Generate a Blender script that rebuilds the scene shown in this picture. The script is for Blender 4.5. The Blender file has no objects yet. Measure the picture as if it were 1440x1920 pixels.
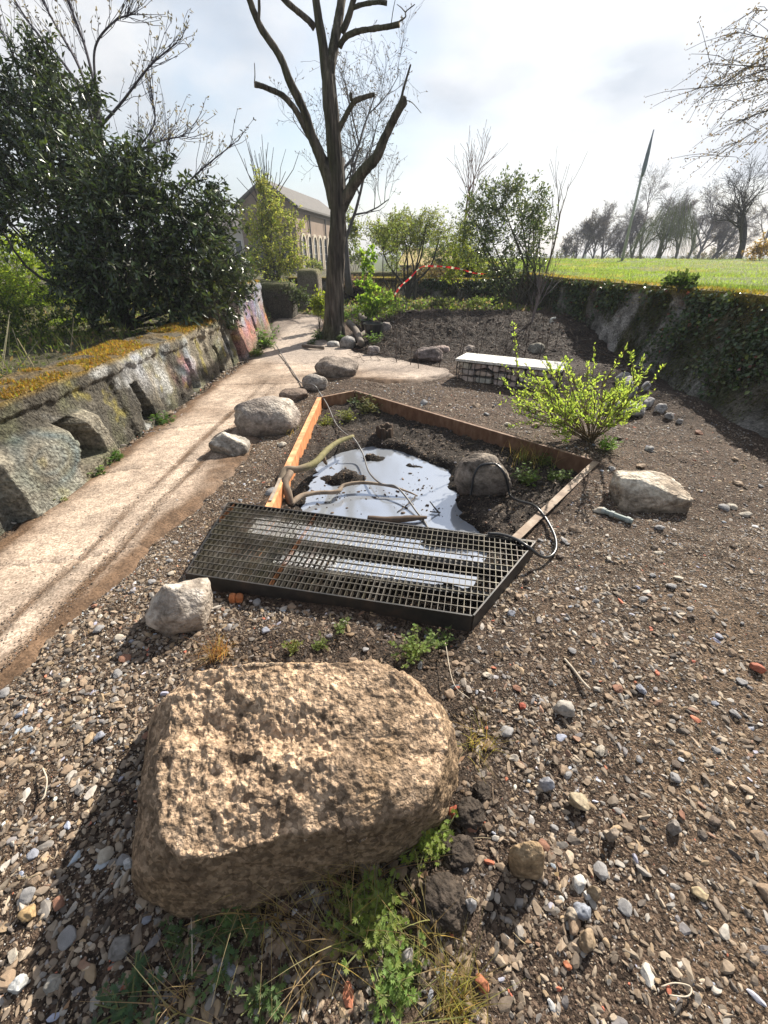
import bpy, math, random
import numpy as np

# ------------------------------------------------------------------ camera, world, sun
scn = bpy.context.scene
COL = scn.collection
FPX, HOR, EYE = 780.0, 478.0, 1.55
PITCH = math.atan((960 - HOR) / FPX)
cd = bpy.data.cameras.new('camera'); cam = bpy.data.objects.new('camera', cd); COL.objects.link(cam)
cd.sensor_fit = 'VERTICAL'; cd.sensor_height = 24; cd.lens = 24 * FPX / 1920
cd.clip_start = .02; cd.clip_end = 3000
cam.location = (0, 0, EYE); cam.rotation_euler = (math.pi / 2 - PITCH, 0, 0)
scn.camera = cam

SUN_AZ, SUN_EL = math.radians(38), math.radians(37)     # azimuth clockwise from +Y
w = bpy.data.worlds.new('World'); scn.world = w; w.use_nodes = True
nt = w.node_tree; nt.nodes.clear()
def wn(t, **k):
    n = nt.nodes.new(t)
    for a, v in k.items(): setattr(n, a, v)
    return n
sky = wn('ShaderNodeTexSky', sky_type='NISHITA', sun_disc=False, sun_elevation=SUN_EL, sun_rotation=SUN_AZ, air_density=1.2, dust_density=1.5, ozone_density=1.5)
tc = wn('ShaderNodeTexCoord'); mp = wn('ShaderNodeMapping'); mp.inputs['Scale'].default_value = (1, 1, 2.2)
mp.inputs['Location'].default_value = (2.3, .4, .7)
no = wn('ShaderNodeTexNoise'); no.inputs['Scale'].default_value = 1.9; no.inputs['Detail'].default_value = 9; no.inputs['Roughness'].default_value = .58; no.inputs['Distortion'].default_value = .35
rp = wn('ShaderNodeValToRGB'); rp.color_ramp.elements[0].position = .40; rp.color_ramp.elements[1].position = .62
no2 = wn('ShaderNodeTexNoise'); no2.inputs['Scale'].default_value = 3.7; no2.inputs['Detail'].default_value = 7
rp2 = wn('ShaderNodeValToRGB'); rp2.color_ramp.elements[0].position = .34; rp2.color_ramp.elements[1].position = .60
rp2.color_ramp.elements[0].color = (4.7, 5.1, 5.7, 1); rp2.color_ramp.elements[1].color = (7.6, 7.65, 7.75, 1)
mx = wn('ShaderNodeMix', data_type='RGBA'); bg = wn('ShaderNodeBackground'); out = wn('ShaderNodeOutputWorld')
mr = wn('ShaderNodeMapRange'); mr.inputs[3].default_value = .12; mr.inputs[4].default_value = 1.0
L = nt.links.new
L(tc.outputs['Generated'], mp.inputs['Vector']); L(mp.outputs[0], no.inputs['Vector']); L(mp.outputs[0], no2.inputs['Vector'])
L(no.outputs['Fac'], rp.inputs[0]); L(no2.outputs['Fac'], rp2.inputs[0]); L(rp.outputs[0], mr.inputs[0])
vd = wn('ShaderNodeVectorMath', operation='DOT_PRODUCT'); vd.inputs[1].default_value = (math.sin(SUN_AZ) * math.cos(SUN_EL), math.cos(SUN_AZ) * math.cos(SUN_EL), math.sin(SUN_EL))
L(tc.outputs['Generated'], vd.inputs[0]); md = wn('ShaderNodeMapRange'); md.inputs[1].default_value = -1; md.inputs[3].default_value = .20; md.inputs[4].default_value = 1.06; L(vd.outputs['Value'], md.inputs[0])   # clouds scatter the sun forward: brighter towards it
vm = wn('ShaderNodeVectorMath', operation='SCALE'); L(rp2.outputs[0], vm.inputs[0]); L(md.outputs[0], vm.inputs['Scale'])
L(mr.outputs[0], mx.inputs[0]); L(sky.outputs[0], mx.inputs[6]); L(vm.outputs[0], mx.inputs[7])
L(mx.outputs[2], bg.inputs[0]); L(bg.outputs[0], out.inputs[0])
bg.inputs[1].default_value = .066
sl = bpy.data.lights.new('sun', 'SUN'); so = bpy.data.objects.new('sun', sl); COL.objects.link(so)
sl.energy = 5.0; sl.angle = math.radians(.55); sl.color = (1, .93, .82)
so.rotation_euler = (math.pi / 2 - SUN_EL, 0, -SUN_AZ + math.pi); so.location = (20, 25, 30)
vs = scn.view_settings; vs.view_transform = 'Standard'; vs.look = 'None'; vs.exposure = 1.2; vs.gamma = 1; vs.use_curve_mapping = False
scn.cycles.max_bounces = 5; scn.cycles.transparent_max_bounces = 6

# ------------------------------------------------------------------ helpers
R = np.random.default_rng(11)
random.seed(4)
CP, SP = math.cos(PITCH), math.sin(PITCH)
def ray(px, py):
    a, b = (px - 720) / FPX, (960 - py) / FPX
    return np.array([a, CP + b * SP, -SP + b * CP])
def g(px, py, z=0.): d = ray(px, py); t = (z - EYE) / d[2]; return np.array([d[0] * t, d[1] * t, z])
def at(px, py, Y): d = ray(px, py); t = Y / d[1]; return np.array([d[0] * t, Y, EYE + d[2] * t])
def onx(px, py, X): d = ray(px, py); t = X / d[0]; return np.array([X, d[1] * t, EYE + d[2] * t])
def depth(p): return p[1] * CP - (p[2] - EYE) * SP
def ppm(p): return depth(p) / FPX              # metres per photo pixel at p
def sst(a, b, x): t = np.clip((np.asarray(x) - a) / (b - a), 0, 1); return t * t * (3 - 2 * t)

def vnoise(P, seed=0):
    P = np.asarray(P, float); I = np.floor(P).astype(np.int64); f = P - I; u = f * f * (3 - 2 * f)
    def h(di, dj, dk):
        n = ((I[..., 0] + di) * 374761393 + (I[..., 1] + dj) * 668265263 + (I[..., 2] + dk) * 1440662683 + seed * 974634541) & 0xffffffff
        n = ((n ^ (n >> 13)) * 1274126177) & 0xffffffff
        n = ((n ^ (n >> 15)) * 2246822519) & 0xffffffff
        n ^= n >> 16
        return (n & 0xffff) / 32767.5 - 1
    x, y, z = u[..., 0], u[..., 1], u[..., 2]
    a = h(0,0,0) * (1-x) + h(1,0,0) * x; b = h(0,1,0) * (1-x) + h(1,1,0) * x
    c = h(0,0,1) * (1-x) + h(1,0,1) * x; d = h(0,1,1) * (1-x) + h(1,1,1) * x
    return (a * (1-y) + b * y) * (1-z) + (c * (1-y) + d * y) * z
def fbm(P, oct=4, seed=0, gain=.5):
    P = np.asarray(P, float); s = 0; a = 1; n = 0
    for o in range(oct):
        s = s + a * vnoise(P * (2.03 ** o) + o * 17.3, seed + o); n += a; a *= gain
    return s / n
def n2(x, y, sc, oct=3, seed=0): return fbm(np.stack([x * sc, y * sc, np.zeros_like(x) + .37 * seed], -1), oct, seed)

class B:
    """collects vertices, faces and vertex colours of ONE mesh"""
    def __init__(s): s.v = []; s.f = []; s.c = []; s.n = 0
    def add(s, V, F, c=(1, 1, 1)):
        V = np.asarray(V, float).reshape(-1, 3)
        s.f.append(np.asarray(F, np.int64) + s.n); s.v.append(V); s.n += len(V)
        c = np.asarray(c, float); s.c.append(np.broadcast_to(c, (len(V), 3)) if c.ndim == 1 else c.reshape(-1, 3))
        return s
    def build(s, name, mat, parent=None, loc=None, smooth=False, **tags):
        V = np.concatenate(s.v); C = np.concatenate(s.c)
        if parent is not None: o0 = np.array(ORG[parent.name])
        else: o0 = np.array(loc if loc is not None else (0, 0, 0), float)
        me = bpy.data.meshes.new(name)
        me.vertices.add(len(V)); me.vertices.foreach_set('co', (V - o0).astype(np.float32).ravel())
        tot = np.concatenate([np.full(len(f), f.shape[1]) for f in s.f]); idx = np.concatenate([f.ravel() for f in s.f])
        me.loops.add(len(idx)); me.loops.foreach_set('vertex_index', idx.astype(np.int32))
        me.polygons.add(len(tot)); st = np.zeros(len(tot), np.int32); st[1:] = np.cumsum(tot)[:-1]
        me.polygons.foreach_set('loop_start', st)
        me.polygons.foreach_set('use_smooth', np.full(len(tot), smooth))
        a = me.color_attributes.new('col', 'FLOAT_COLOR', 'POINT')
        a.data.foreach_set('color', np.concatenate([C, np.ones((len(C), 1))], 1).astype(np.float32).ravel())
        me.update(calc_edges=True); me.validate()
        if mat: me.materials.append(mat)
        o = bpy.data.objects.new(name, me); COL.objects.link(o)
        if parent is not None: o.parent = parent
        else: o.location = o0
        ORG[o.name] = o0
        tag(o, **tags)
        return o
ORG = {}
def tag(o, label=None, cat=None, group=None, kind=None):
    for k, v in (('label', label), ('category', cat), ('group', group), ('kind', kind)):
        if v: o[k] = v
    return o
def thing(name, label, cat, loc, group=None):
    o = bpy.data.objects.new(name, None); o.empty_display_size = .1; COL.objects.link(o); o.location = [float(v) for v in loc]
    ORG[o.name] = np.array(loc, float)
    return tag(o, label, cat, group)
def child_copy(src, parent, loc=None):
    c = src.copy(); COL.objects.link(c); c.parent = parent
    if loc is not None: c.location = loc
    return c

BOXF = np.array([[0,3,2,1],[4,5,6,7],[0,1,5,4],[1,2,6,5],[2,3,7,6],[3,0,4,7]])
def box(b, x0, x1, y0, y1, z0, z1, c=(1,1,1)):
    b.add([[x0,y0,z0],[x1,y0,z0],[x1,y1,z0],[x0,y1,z0],[x0,y0,z1],[x1,y0,z1],[x1,y1,z1],[x0,y1,z1]], BOXF, c); return b
def beam(b, p, q, wd, z0, z1, c=(1,1,1)):
    """upright plank of width wd between plan points p and q"""
    p, q = np.array(p[:2], float), np.array(q[:2], float); d = (q - p) / np.linalg.norm(q - p); n = np.array([-d[1], d[0]]) * wd / 2
    P = [p - n, q - n, q + n, p + n]
    b.add([[*v, z0] for v in P] + [[*v, z1] for v in P], BOXF, c); return b
def tube(b, P, r, k=8, c=(1,1,1), cap=True):
    """tube along one polyline, parallel-transport frames"""
    P = np.asarray(P, float); n = len(P); r = np.broadcast_to(np.asarray(r, float), (n,))
    T = np.gradient(P, axis=0); T /= np.linalg.norm(T, axis=1)[:, None] + 1e-9
    u = np.cross(T[0], [0, 0, 1.]);
    if np.linalg.norm(u) < .1: u = np.cross(T[0], [1., 0, 0])
    u /= np.linalg.norm(u); ang = np.arange(k) * 2 * np.pi / k; V = np.zeros((n, k, 3))
    for i in range(n):
        u = u - T[i] * (u @ T[i]); u /= np.linalg.norm(u) + 1e-9; v = np.cross(T[i], u)
        V[i] = P[i] + r[i] * (np.cos(ang)[:, None] * u + np.sin(ang)[:, None] * v)
    i, j = np.meshgrid(np.arange(n - 1), np.arange(k), indexing='ij'); j2 = (j + 1) % k
    F = np.stack([i * k + j, i * k + j2, (i + 1) * k + j2, (i + 1) * k + j], -1).reshape(-1, 4)
    m = b.n
    b.add(V.reshape(-1, 3), F, c)
    if cap: b.f.append(np.array([list(range(k))[::-1]]) + m); b.f.append(np.array([list(range(k))]) + m + (n - 1) * k)
    return b
def tubes(b, P, r, k=4, c=(1,1,1)):
    """many polylines of equal point count at once: P (m,n,3), r (m,n)"""
    P = np.asarray(P, float); m, n, _ = P.shape
    d = P[:, -1] - P[:, 0]; d /= np.linalg.norm(d, axis=1)[:, None] + 1e-9
    ref = np.where(np.abs(d[:, 2:3]) < .8, [[0, 0, 1.]], [[1., 0, 0]])
    u = np.cross(d, ref); u /= np.linalg.norm(u, axis=1)[:, None]; v = np.cross(d, u)
    ang = np.arange(k) * 2 * np.pi / k
    off = np.cos(ang)[None, :, None] * u[:, None] + np.sin(ang)[None, :, None] * v[:, None]
    V = P[:, :, None] + np.asarray(r)[:, :, None, None] * off[:, None]
    mm, i, j = np.meshgrid(np.arange(m), np.arange(n - 1), np.arange(k), indexing='ij'); j2 = (j + 1) % k; o = mm * n * k
    F = np.stack([o + i * k + j, o + i * k + j2, o + (i + 1) * k + j2, o + (i + 1) * k + j], -1).reshape(-1, 4)
    cc = np.asarray(c, float)
    if cc.ndim == 2: cc = np.repeat(cc, n * k, 0)
    b.add(V.reshape(-1, 3), F, cc); return b
def smooth_path(P, n=40):
    """Catmull-Rom through the points"""
    P = np.asarray(P, float); Q = np.vstack([2 * P[0] - P[1], P, 2 * P[-1] - P[-2]]); s = np.linspace(0, len(P) - 1 - 1e-6, n); i = s.astype(int); t = (s - i)[:, None]
    a, b_, c, d = Q[i], Q[i + 1], Q[i + 2], Q[i + 3]
    return .5 * (2 * b_ + (c - a) * t + (2 * a - 5 * b_ + 4 * c - d) * t * t + (3 * b_ - a - 3 * c + d) * t ** 3)
def unit(v): return v / (np.linalg.norm(v, axis=-1, keepdims=True) + 1e-9)
def rdir(n): return unit(R.normal(size=(n, 3)))
def leaves(b, P, D, Ln, W, c, fold=.25, N=None):
    """n folded leaves (two triangles each) at P along D"""
    P = np.asarray(P, float); n = len(P); D = unit(np.asarray(D, float)); N = rdir(n) if N is None else np.asarray(N, float)
    S = unit(np.cross(D, N)); N = np.cross(S, D)
    Ln = np.broadcast_to(np.asarray(Ln, float), (n,))[:, None]; W = np.broadcast_to(np.asarray(W, float), (n,))[:, None]
    V = np.stack([P, P + D * Ln * .5 + S * W / 2 + N * W * fold, P + D * Ln, P + D * Ln * .5 - S * W / 2 + N * W * fold], 1)
    i = np.arange(n)[:, None] * 4
    F = np.concatenate([i + [0, 1, 2], i + [0, 2, 3]])
    c = np.asarray(c, float); c = np.repeat(c, 4, 0) if c.ndim == 2 else c
    b.add(V.reshape(-1, 3), F, c); return b
def blades(b, P, H, lean, w, c, seg=3):
    """curved grass blades"""
    P = np.asarray(P, float); n = len(P); H = np.broadcast_to(H, (n,)); a = R.uniform(0, 2 * np.pi, n); ld = np.stack([np.cos(a), np.sin(a), 0 * a], -1) * (np.broadcast_to(lean, (n,)) * R.uniform(.3, 1.3, n))[:, None]
    s = np.stack([-np.sin(a), np.cos(a), 0 * a], -1); fa = R.uniform(0, np.pi, n); s = s * np.cos(fa)[:, None] + np.stack([np.cos(a), np.sin(a), 0 * a], -1) * np.sin(fa)[:, None]
    t = np.linspace(0, 1, seg + 1)
    cen = P[:, None] + ld[:, None] * (t ** 1.8)[None, :, None] + np.array([0, 0, 1.]) * (H[:, None] * (t - .18 * t ** 3))[:, :, None]
    ww = (np.broadcast_to(w, (n,))[:, None] * (1 - t * .92)[None])[:, :, None] * s[:, None] / 2
    V = np.stack([cen - ww, cen + ww], 2).reshape(n, -1, 3); m = 2 * (seg + 1)
    i = np.arange(n)[:, None, None] * m + np.arange(seg)[None, :, None] * 2
    F = (i + np.array([0, 1, 3, 2])).reshape(-1, 4)
    c = np.asarray(c, float); c = np.repeat(c, m, 0) if c.ndim == 2 else c
    b.add(V.reshape(-1, 3), F, c); return b
_ico = {}
def ico(s):
    if s not in _ico:
        import bmesh
        bm = bmesh.new(); bmesh.ops.create_icosphere(bm, subdivisions=s, radius=1)
        _ico[s] = (np.array([v.co[:] for v in bm.verts]), np.array([[v.index for v in f.verts] for f in bm.faces])); bm.free()
    return _ico[s]
def rockV(seed, sub=4, k=3., cuts=7, amp=.12, freq=1.6, rough=.03):
    """faceted boulder in a unit box: (V, F)"""
    V, F = ico(sub); V = V.copy(); q = np.random.default_rng(seed)
    V = V / (np.abs(V) ** k).sum(1, keepdims=True) ** (1 / k)
    for _ in range(cuts):
        n = unit(q.normal(size=3)); d = q.uniform(.72, .95); V -= n * (np.maximum(0, V @ n - d) * .92)[:, None]
    V *= (1 + amp * fbm(V * freq, 3, seed) + rough * fbm(V * freq * 5, 3, seed + 9))[:, None]
    return V, F
def vary(n, base, s=.2, hs=.06):
    """n colours scattered round base"""
    return np.clip(np.asarray(base) * R.uniform(1 - s, 1 + s, (n, 1)) * R.uniform(1 - hs, 1 + hs, (n, 3)), 0, 1)

# ------------------------------------------------------------------ materials
def M(name, stops, scale=6., rough=.8, bump=.4, bscale=60., bdist=.01, attr=False, spec=.3, metal=0., transl=0., coat=0., stretch=(1, 1, 1), detail=8., fleck=None):
    m = bpy.data.materials.new(name); m.use_nodes = True; t = m.node_tree; ns, Lk = t.nodes, t.links.new; p = ns['Principled BSDF']; mo = ns['Material Output']
    tc = ns.new('ShaderNodeTexCoord'); mp = ns.new('ShaderNodeMapping'); mp.inputs['Scale'].default_value = stretch; Lk(tc.outputs['Object'], mp.inputs[0])
    n1 = ns.new('ShaderNodeTexNoise'); n1.inputs['Scale'].default_value = scale; n1.inputs['Detail'].default_value = detail; n1.inputs['Roughness'].default_value = .62; Lk(mp.outputs[0], n1.inputs['Vector'])
    cr = ns.new('ShaderNodeValToRGB'); el = cr.color_ramp.elements
    pos = np.linspace(.3, .7, len(stops)) if len(stops) > 1 else [.5]
    while len(el) < len(stops): el.new(.5)
    for e, q, c in zip(el, pos, stops): e.position = q; e.color = (*c, 1)
    Lk(n1.outputs['Fac'], cr.inputs[0]); c = cr.outputs[0]
    if fleck:                                            # small cells of other colours (aggregate in concrete, grit in soil)
        vo = ns.new('ShaderNodeTexVoronoi'); vo.inputs['Scale'].default_value = fleck[0]; Lk(mp.outputs[0], vo.inputs['Vector'])
        fr = ns.new('ShaderNodeValToRGB'); fe = fr.color_ramp.elements; fe[0].color = (*fleck[1], 1); fe[1].color = (*fleck[2], 1); fe[0].position = .2; fe[1].position = .85
        sp = ns.new('ShaderNodeSeparateColor'); Lk(vo.outputs['Color'], sp.inputs[0]); Lk(sp.outputs[0], fr.inputs[0])
        mf = ns.new('ShaderNodeMix'); mf.data_type = 'RGBA'; mf.blend_type = 'MULTIPLY'; mf.inputs[0].default_value = fleck[3]; Lk(c, mf.inputs[6]); Lk(fr.outputs[0], mf.inputs[7]); c = mf.outputs[2]
    if attr:
        at_ = ns.new('ShaderNodeAttribute'); at_.attribute_name = 'col'
        mm = ns.new('ShaderNodeMix'); mm.data_type = 'RGBA'; mm.blend_type = 'MULTIPLY'; mm.inputs[0].default_value = 1; Lk(at_.outputs['Color'], mm.inputs[6]); Lk(c, mm.inputs[7]); c = mm.outputs[2]
    Lk(c, p.inputs['Base Color']); p.inputs['Roughness'].default_value = rough; p.inputs['Specular IOR Level'].default_value = spec; p.inputs['Metallic'].default_value = metal
    if coat: p.inputs['Coat Weight'].default_value = coat; p.inputs['Coat Roughness'].default_value = .25
    if bump:
        n2_ = ns.new('ShaderNodeTexNoise'); n2_.inputs['Scale'].default_value = bscale; n2_.inputs['Detail'].default_value = 6; Lk(mp.outputs[0], n2_.inputs['Vector'])
        bp = ns.new('ShaderNodeBump'); bp.inputs['Strength'].default_value = bump; bp.inputs['Distance'].default_value = bdist; Lk(n2_.outputs['Fac'], bp.inputs['Height']); Lk(bp.outputs[0], p.inputs['Normal'])
    if transl:
        tr = ns.new('ShaderNodeBsdfTranslucent'); hs_ = ns.new('ShaderNodeMix'); hs_.data_type = 'RGBA'; hs_.blend_type = 'MULTIPLY'; hs_.inputs[0].default_value = 1; hs_.inputs[7].default_value = (1.9, 1.8, 1.1, 1); Lk(c, hs_.inputs[6]); Lk(hs_.outputs[2], tr.inputs[0]); ms = ns.new('ShaderNodeMixShader'); ms.inputs[0].default_value = transl
        Lk(p.outputs[0], ms.inputs[1]); Lk(tr.outputs[0], ms.inputs[2]); Lk(ms.outputs[0], mo.inputs[0])
    return m
GREY3 = [(.62, .62, .62), (.95, .95, .95), (1.2, 1.2, 1.2)]
m_ground = M('soil', [(.5, .5, .5), (.95, .95, .95), (1.3, 1.3, 1.3)], 30, .9, 1., 110, .02, attr=True, spec=.2, fleck=(120, (.35, .33, .31), (1.8, 1.75, 1.7), .85))
m_path = M('path_concrete', [(.7, .7, .7), (1, 1, 1), (1.18, 1.18, 1.18)], 16, .85, .5, 90, .006, attr=True, spec=.25, fleck=(110, (.6, .58, .55), (1.3, 1.3, 1.3), .8))
m_stone = M('stone', GREY3, 22, .75, .5, 90, .004, attr=True, spec=.35)
m_rock = M('rock', [(.4, .38, .36), (.95, .95, .95), (1.3, 1.3, 1.3)], 17, .85, 1., 45, .02, attr=True, spec=.25, fleck=(70, (.7, .68, .66), (1.25, 1.25, 1.25), .5))
m_boulder = M('conglomerate', [(.62, .58, .54), (.98, .98, .98), (1.22, 1.24, 1.27)], 48, .88, 1., 95, .015, attr=True, spec=.2, fleck=(85, (.5, .46, .42), (1.5, 1.45, 1.4), .7))
m_wall = M('old_concrete', [(.35, .35, .35), (.92, .92, .92), (1.4, 1.4, 1.4)], 34, .9, 1., 50, .025, attr=True, spec=.2, fleck=(60, (.55, .55, .55), (1.3, 1.3, 1.3), .6))
m_rust = M('weathered_steel', [(.13, .065, .035), (.22, .115, .06), (.32, .19, .11)], 14, .75, .35, 60, .003, attr=True, spec=.3, stretch=(1, 1, .5))
m_steel = M('dark_steel', [(.018, .018, .019), (.035, .034, .033), (.07, .055, .045)], 12, .5, .2, 60, .002, spec=.5, metal=.3)
m_bar = M('grate_steel', [(.04, .034, .028), (.10, .09, .075), (.20, .18, .155)], 9, .5, .2, 80, .001, attr=True, spec=.5, metal=.5)
m_bark = M('bark', [(.35, .35, .35), (.9, .9, .9), (1.4, 1.4, 1.4)], 22, .9, 1., 34, .05, attr=True, spec=.15, stretch=(1, 1, .12))
m_twig = M('twig_bark', [(.8, .8, .8), (1.15, 1.15, 1.15)], 10, .85, 0, attr=True, spec=.2)
m_leaf = M('leaf', [(.75, .75, .75), (1.2, 1.2, 1.2)], 3, .55, 0, attr=True, spec=.35, transl=.5)
m_gloss = M('glossy_leaf', [(.75, .75, .75), (1.2, 1.2, 1.2)], 3, .36, 0, attr=True, spec=.6, transl=.18)
m_grass = M('grass', [(.8, .8, .8), (1.2, 1.2, 1.2)], 1.2, .6, 0, attr=True, spec=.25, transl=.5)
m_hose = M('rubber', [(.02, .02, .021), (.035, .035, .036)], 8, .32, 0, spec=.5)
m_wood = M('wood', [(.6, .6, .6), (1, 1, 1), (1.25, 1.25, 1.25)], 18, .8, .5, 60, .004, attr=True, spec=.2, stretch=(1, 1, 1))
m_plain = M('painted', [(.92, .92, .92), (1.05, 1.05, 1.05)], 12, .6, .1, 60, .002, attr=True, spec=.4)
m_brick = M('far_brick', [(.82, .82, .82), (1, 1, 1), (1.12, 1.12, 1.12)], 2.5, .9, .3, 20, .02, attr=True, spec=.2)
m_glass = M('window_glass', [(.02, .025, .03), (.04, .045, .05)], 1, .12, 0, spec=.5)
# ------------------------------------------------------------------ the ground and its height
POND = np.array([(-.80, 1.70), (-.79, 5.18), (-.385, 5.48), (1.82, 3.31), (.80, 2.14), (.38, 1.47)])   # plan, counter order
def sdpoly(x, y, P):
    """signed distance to polygon, positive inside"""
    d = np.full(np.shape(x), 1e9); ins = np.zeros(np.shape(x), bool)
    for a, b in zip(P, np.roll(P, -1, 0)):
        e = b - a; wx, wy = x - a[0], y - a[1]; t = np.clip((wx * e[0] + wy * e[1]) / (e @ e), 0, 1)
        d = np.minimum(d, np.hypot(wx - e[0] * t, wy - e[1] * t))
        c = ((a[1] > y) != (b[1] > y)) & (x < (b[0] - a[0]) * (y - a[1]) / (b[1] - a[1] + 1e-12) + a[0]); ins ^= c
    return np.where(ins, d, -d)
PATH = np.array([(-2.5, -1.), (-2.43, 2.3), (-2.42, 4.4), (-2.38, 7.), (-2.36, 9.6), (-2.75, 10.8), (-2.9, 12.5), (-2.6, 13.6), (-1.75, 12.6), (-1.55, 11.2), (-1.6, 10.2), (-1.25, 9.3), (-.9, 8.75),
                 (-.35, 7.95), (.35, 7.35), (.98, 6.75), (1.02, 6.4), (.6, 6.08), (.05, 5.98), (-.45, 6.25), (-.95, 6.2), (-1.1, 5.4), (-1.22, 4.4), (-1.28, 3.2), (-1.42, 2.2), (-1.62, 1.1), (-1.78, .2), (-1.9, -1.)])
def puddle(x, y):
    wb = .10 * n2(x, y, 2.4, 3, 47) + .045 * n2(x, y, 8, 3, 48)
    p1 = sst(-.09, .09, sdpoly(x, y, PUD1) + wb); p2 = sst(-.06, .06, sdpoly(x, y, PUD2) + wb * .5)
    isl = lambda cx, cy, sx, sy: np.exp(-((x - cx + wb) / sx) ** 2 - ((y - cy - wb) / sy) ** 2)
    return np.clip(np.maximum(p1, p2) - 1.1 * isl(-.33, 3.42, .20, .13) - .8 * isl(-.08, 3.85, .16, .10) - .7 * isl(.28, 3.72, .13, .05), 0, 1)
PUD1 = np.array([(-.72, 2.3), (-.69, 3.78), (-.45, 4.02), (-.12, 4.2), (.31, 4.0), (.62, 3.61), (.62, 3.06), (.70, 2.5), (.3, 2.45)])
PUD2 = np.array([(-.12, 2.45), (.79, 2.34), (.54, 1.92), (-.45, 2.06)])
WATER = -.215
def Hg(x, y, fine=True, pond=True):
    x, y = np.asarray(x, float), np.asarray(y, float)
    z = .03 * n2(x, y, .6, 2, 3)
    if fine: z = z + .022 * n2(x, y, 3.2, 3, 5) + .012 * n2(x, y, 14, 3, 8)
    # dark planted mound beyond the pond
    mnd = sst(-.75, .5, x) * sst(6.85, 9.6, y + .35 * n2(x, y, .9, 2, 21)) * (1 - .35 * sst(10.8, 13, y)); mnd = mnd * (1 - sst(-.3, .4, -(x + .2)) * .6)
    z = z + .40 * mnd
    if fine: z = z + mnd * (.13 * n2(x, y, 3.2, 4, 31) + .04 * n2(x, y, 17, 2, 33))
    z = z + .26 * sst(7.5, 11.5, y) * sst(.3, -1.4, x) * .35
    z = z + .58 * sst(-2.95, -3.25, x) * sst(40, 25, y)          # higher ground behind the left wall
    # hummocks of dark clods in front
    gb = lambda cx, cy, s, a: a * np.exp(-(((x - cx) ** 2 + (y - cy) ** 2) / s ** 2))
    z = z + gb(.17, .42, .11, .06) + gb(.27, .68, .14, .05) + gb(-.2, 1.24, .35, .035) + gb(.45, 1.05, .2, .03) - gb(-.25, .3, .3, .035)
    z = z + gb(3.35, 6.4, .9, .12) + gb(3.4, 4.9, .5, .10)
    # the sunken pond
    sp = sdpoly(x, y, POND)
    fl = -.155 - .125 * puddle(x, y) + .05 * sst(.5, 0, sp) + (.05 * n2(x, y, 5, 4, 44) + .035 * n2(x, y, 19, 3, 45) if fine else 0)
    if pond: z = np.where(sp > -.03, fl, z)
    sd = sdpoly(x, y, PATH)
    z = z - .03 * sst(-.12, .06, sd)
    return z
def lines(segs):
    o = []
    for a, b, s in segs: o.append(np.arange(a, b, s))
    return np.unique(np.round(np.concatenate(o), 4))
xs = lines([(-600, -60, 60), (-60, -12, 6), (-12, -3.4, .4), (-3.4, -1.9, .06), (-1.9, 2.2, .022), (2.2, 4.6, .045), (4.6, 12, .6), (12, 60, 6), (60, 601, 60)])
ys = lines([(-20, -1, 2), (-1, .1, .08), (.1, 3.4, .022), (3.4, 6.2, .03), (6.2, 11, .06), (11, 20, .25), (20, 60, 4), (60, 901, 60)])
X, Y = np.meshgrid(xs, ys, indexing='ij'); Z = Hg(X, Y)
sd = sdpoly(X, Y, PATH); spn = sdpoly(X, Y, POND)
def gcol(x, y, sd, sp):
    n = n2(x, y, 1.1, 4, 51)[..., None]; f = n2(x, y, 7, 3, 52)[..., None]
    base = np.array([.072, .050, .036]) * (1 + .45 * n + .25 * f)
    sand = np.clip(sst(.55, 1.25, x) * sst(2.6, 1.0, y) + .3 * sst(-.6, -1.3, x), 0, 1)[..., None] * np.clip(.65 + .9 * n, 0, 1)
    base = base * (1 - sand) + np.array([.215, .150, .095]) * (1 + .15 * f) * sand
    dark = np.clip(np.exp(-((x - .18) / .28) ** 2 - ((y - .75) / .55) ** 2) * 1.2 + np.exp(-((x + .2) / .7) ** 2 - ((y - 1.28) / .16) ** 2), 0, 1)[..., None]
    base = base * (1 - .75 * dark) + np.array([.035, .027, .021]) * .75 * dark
    mul = np.clip(sst(-.9, -.2, x) * sst(6.7, 7.6, y) + sst(1.2, 2.4, x) * sst(4.3, 5.4, y) * .75, 0, 1)[..., None]  # mound mulch, plus dark soil by the right wall painted darker for its shade
    base = base * (1 - mul) + np.array([.036, .028, .023]) * (1 + .6 * f) * mul
    pond = (sp > 0)[..., None]
    base = np.where(pond, np.array([.040, .032, .026]) * (1 + .5 * f + .4 * n), base)
    wet = (np.clip(sst(-.150, -.205, Hg(x, y, False)), 0, 1) * (sp > 0))[..., None]; base = base * (1 - .55 * wet)
    far = sst(11, 16, y)[..., None]
    base = base * (1 - far) + np.array([.06, .075, .03]) * far * (1 + .4 * n)
    lf = sst(-2.9, -3.3, x)[..., None]
    base = base * (1 - lf) + np.array([.075, .07, .038]) * (1 + .5 * f) * lf
    return np.clip(base, .01, .6)
nx, ny = len(xs), len(ys)
ii, jj = np.meshgrid(np.arange(nx - 1), np.arange(ny - 1), indexing='ij')
F = np.stack([ii * ny + jj, (ii + 1) * ny + jj, (ii + 1) * ny + jj + 1, ii * ny + jj + 1], -1).reshape(-1, 4)
B().add(np.stack([X, Y, Z], -1), F, gcol(X, Y, sd, spn).reshape(-1, 3)).build('ground', m_ground, smooth=True, kind='structure')

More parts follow.
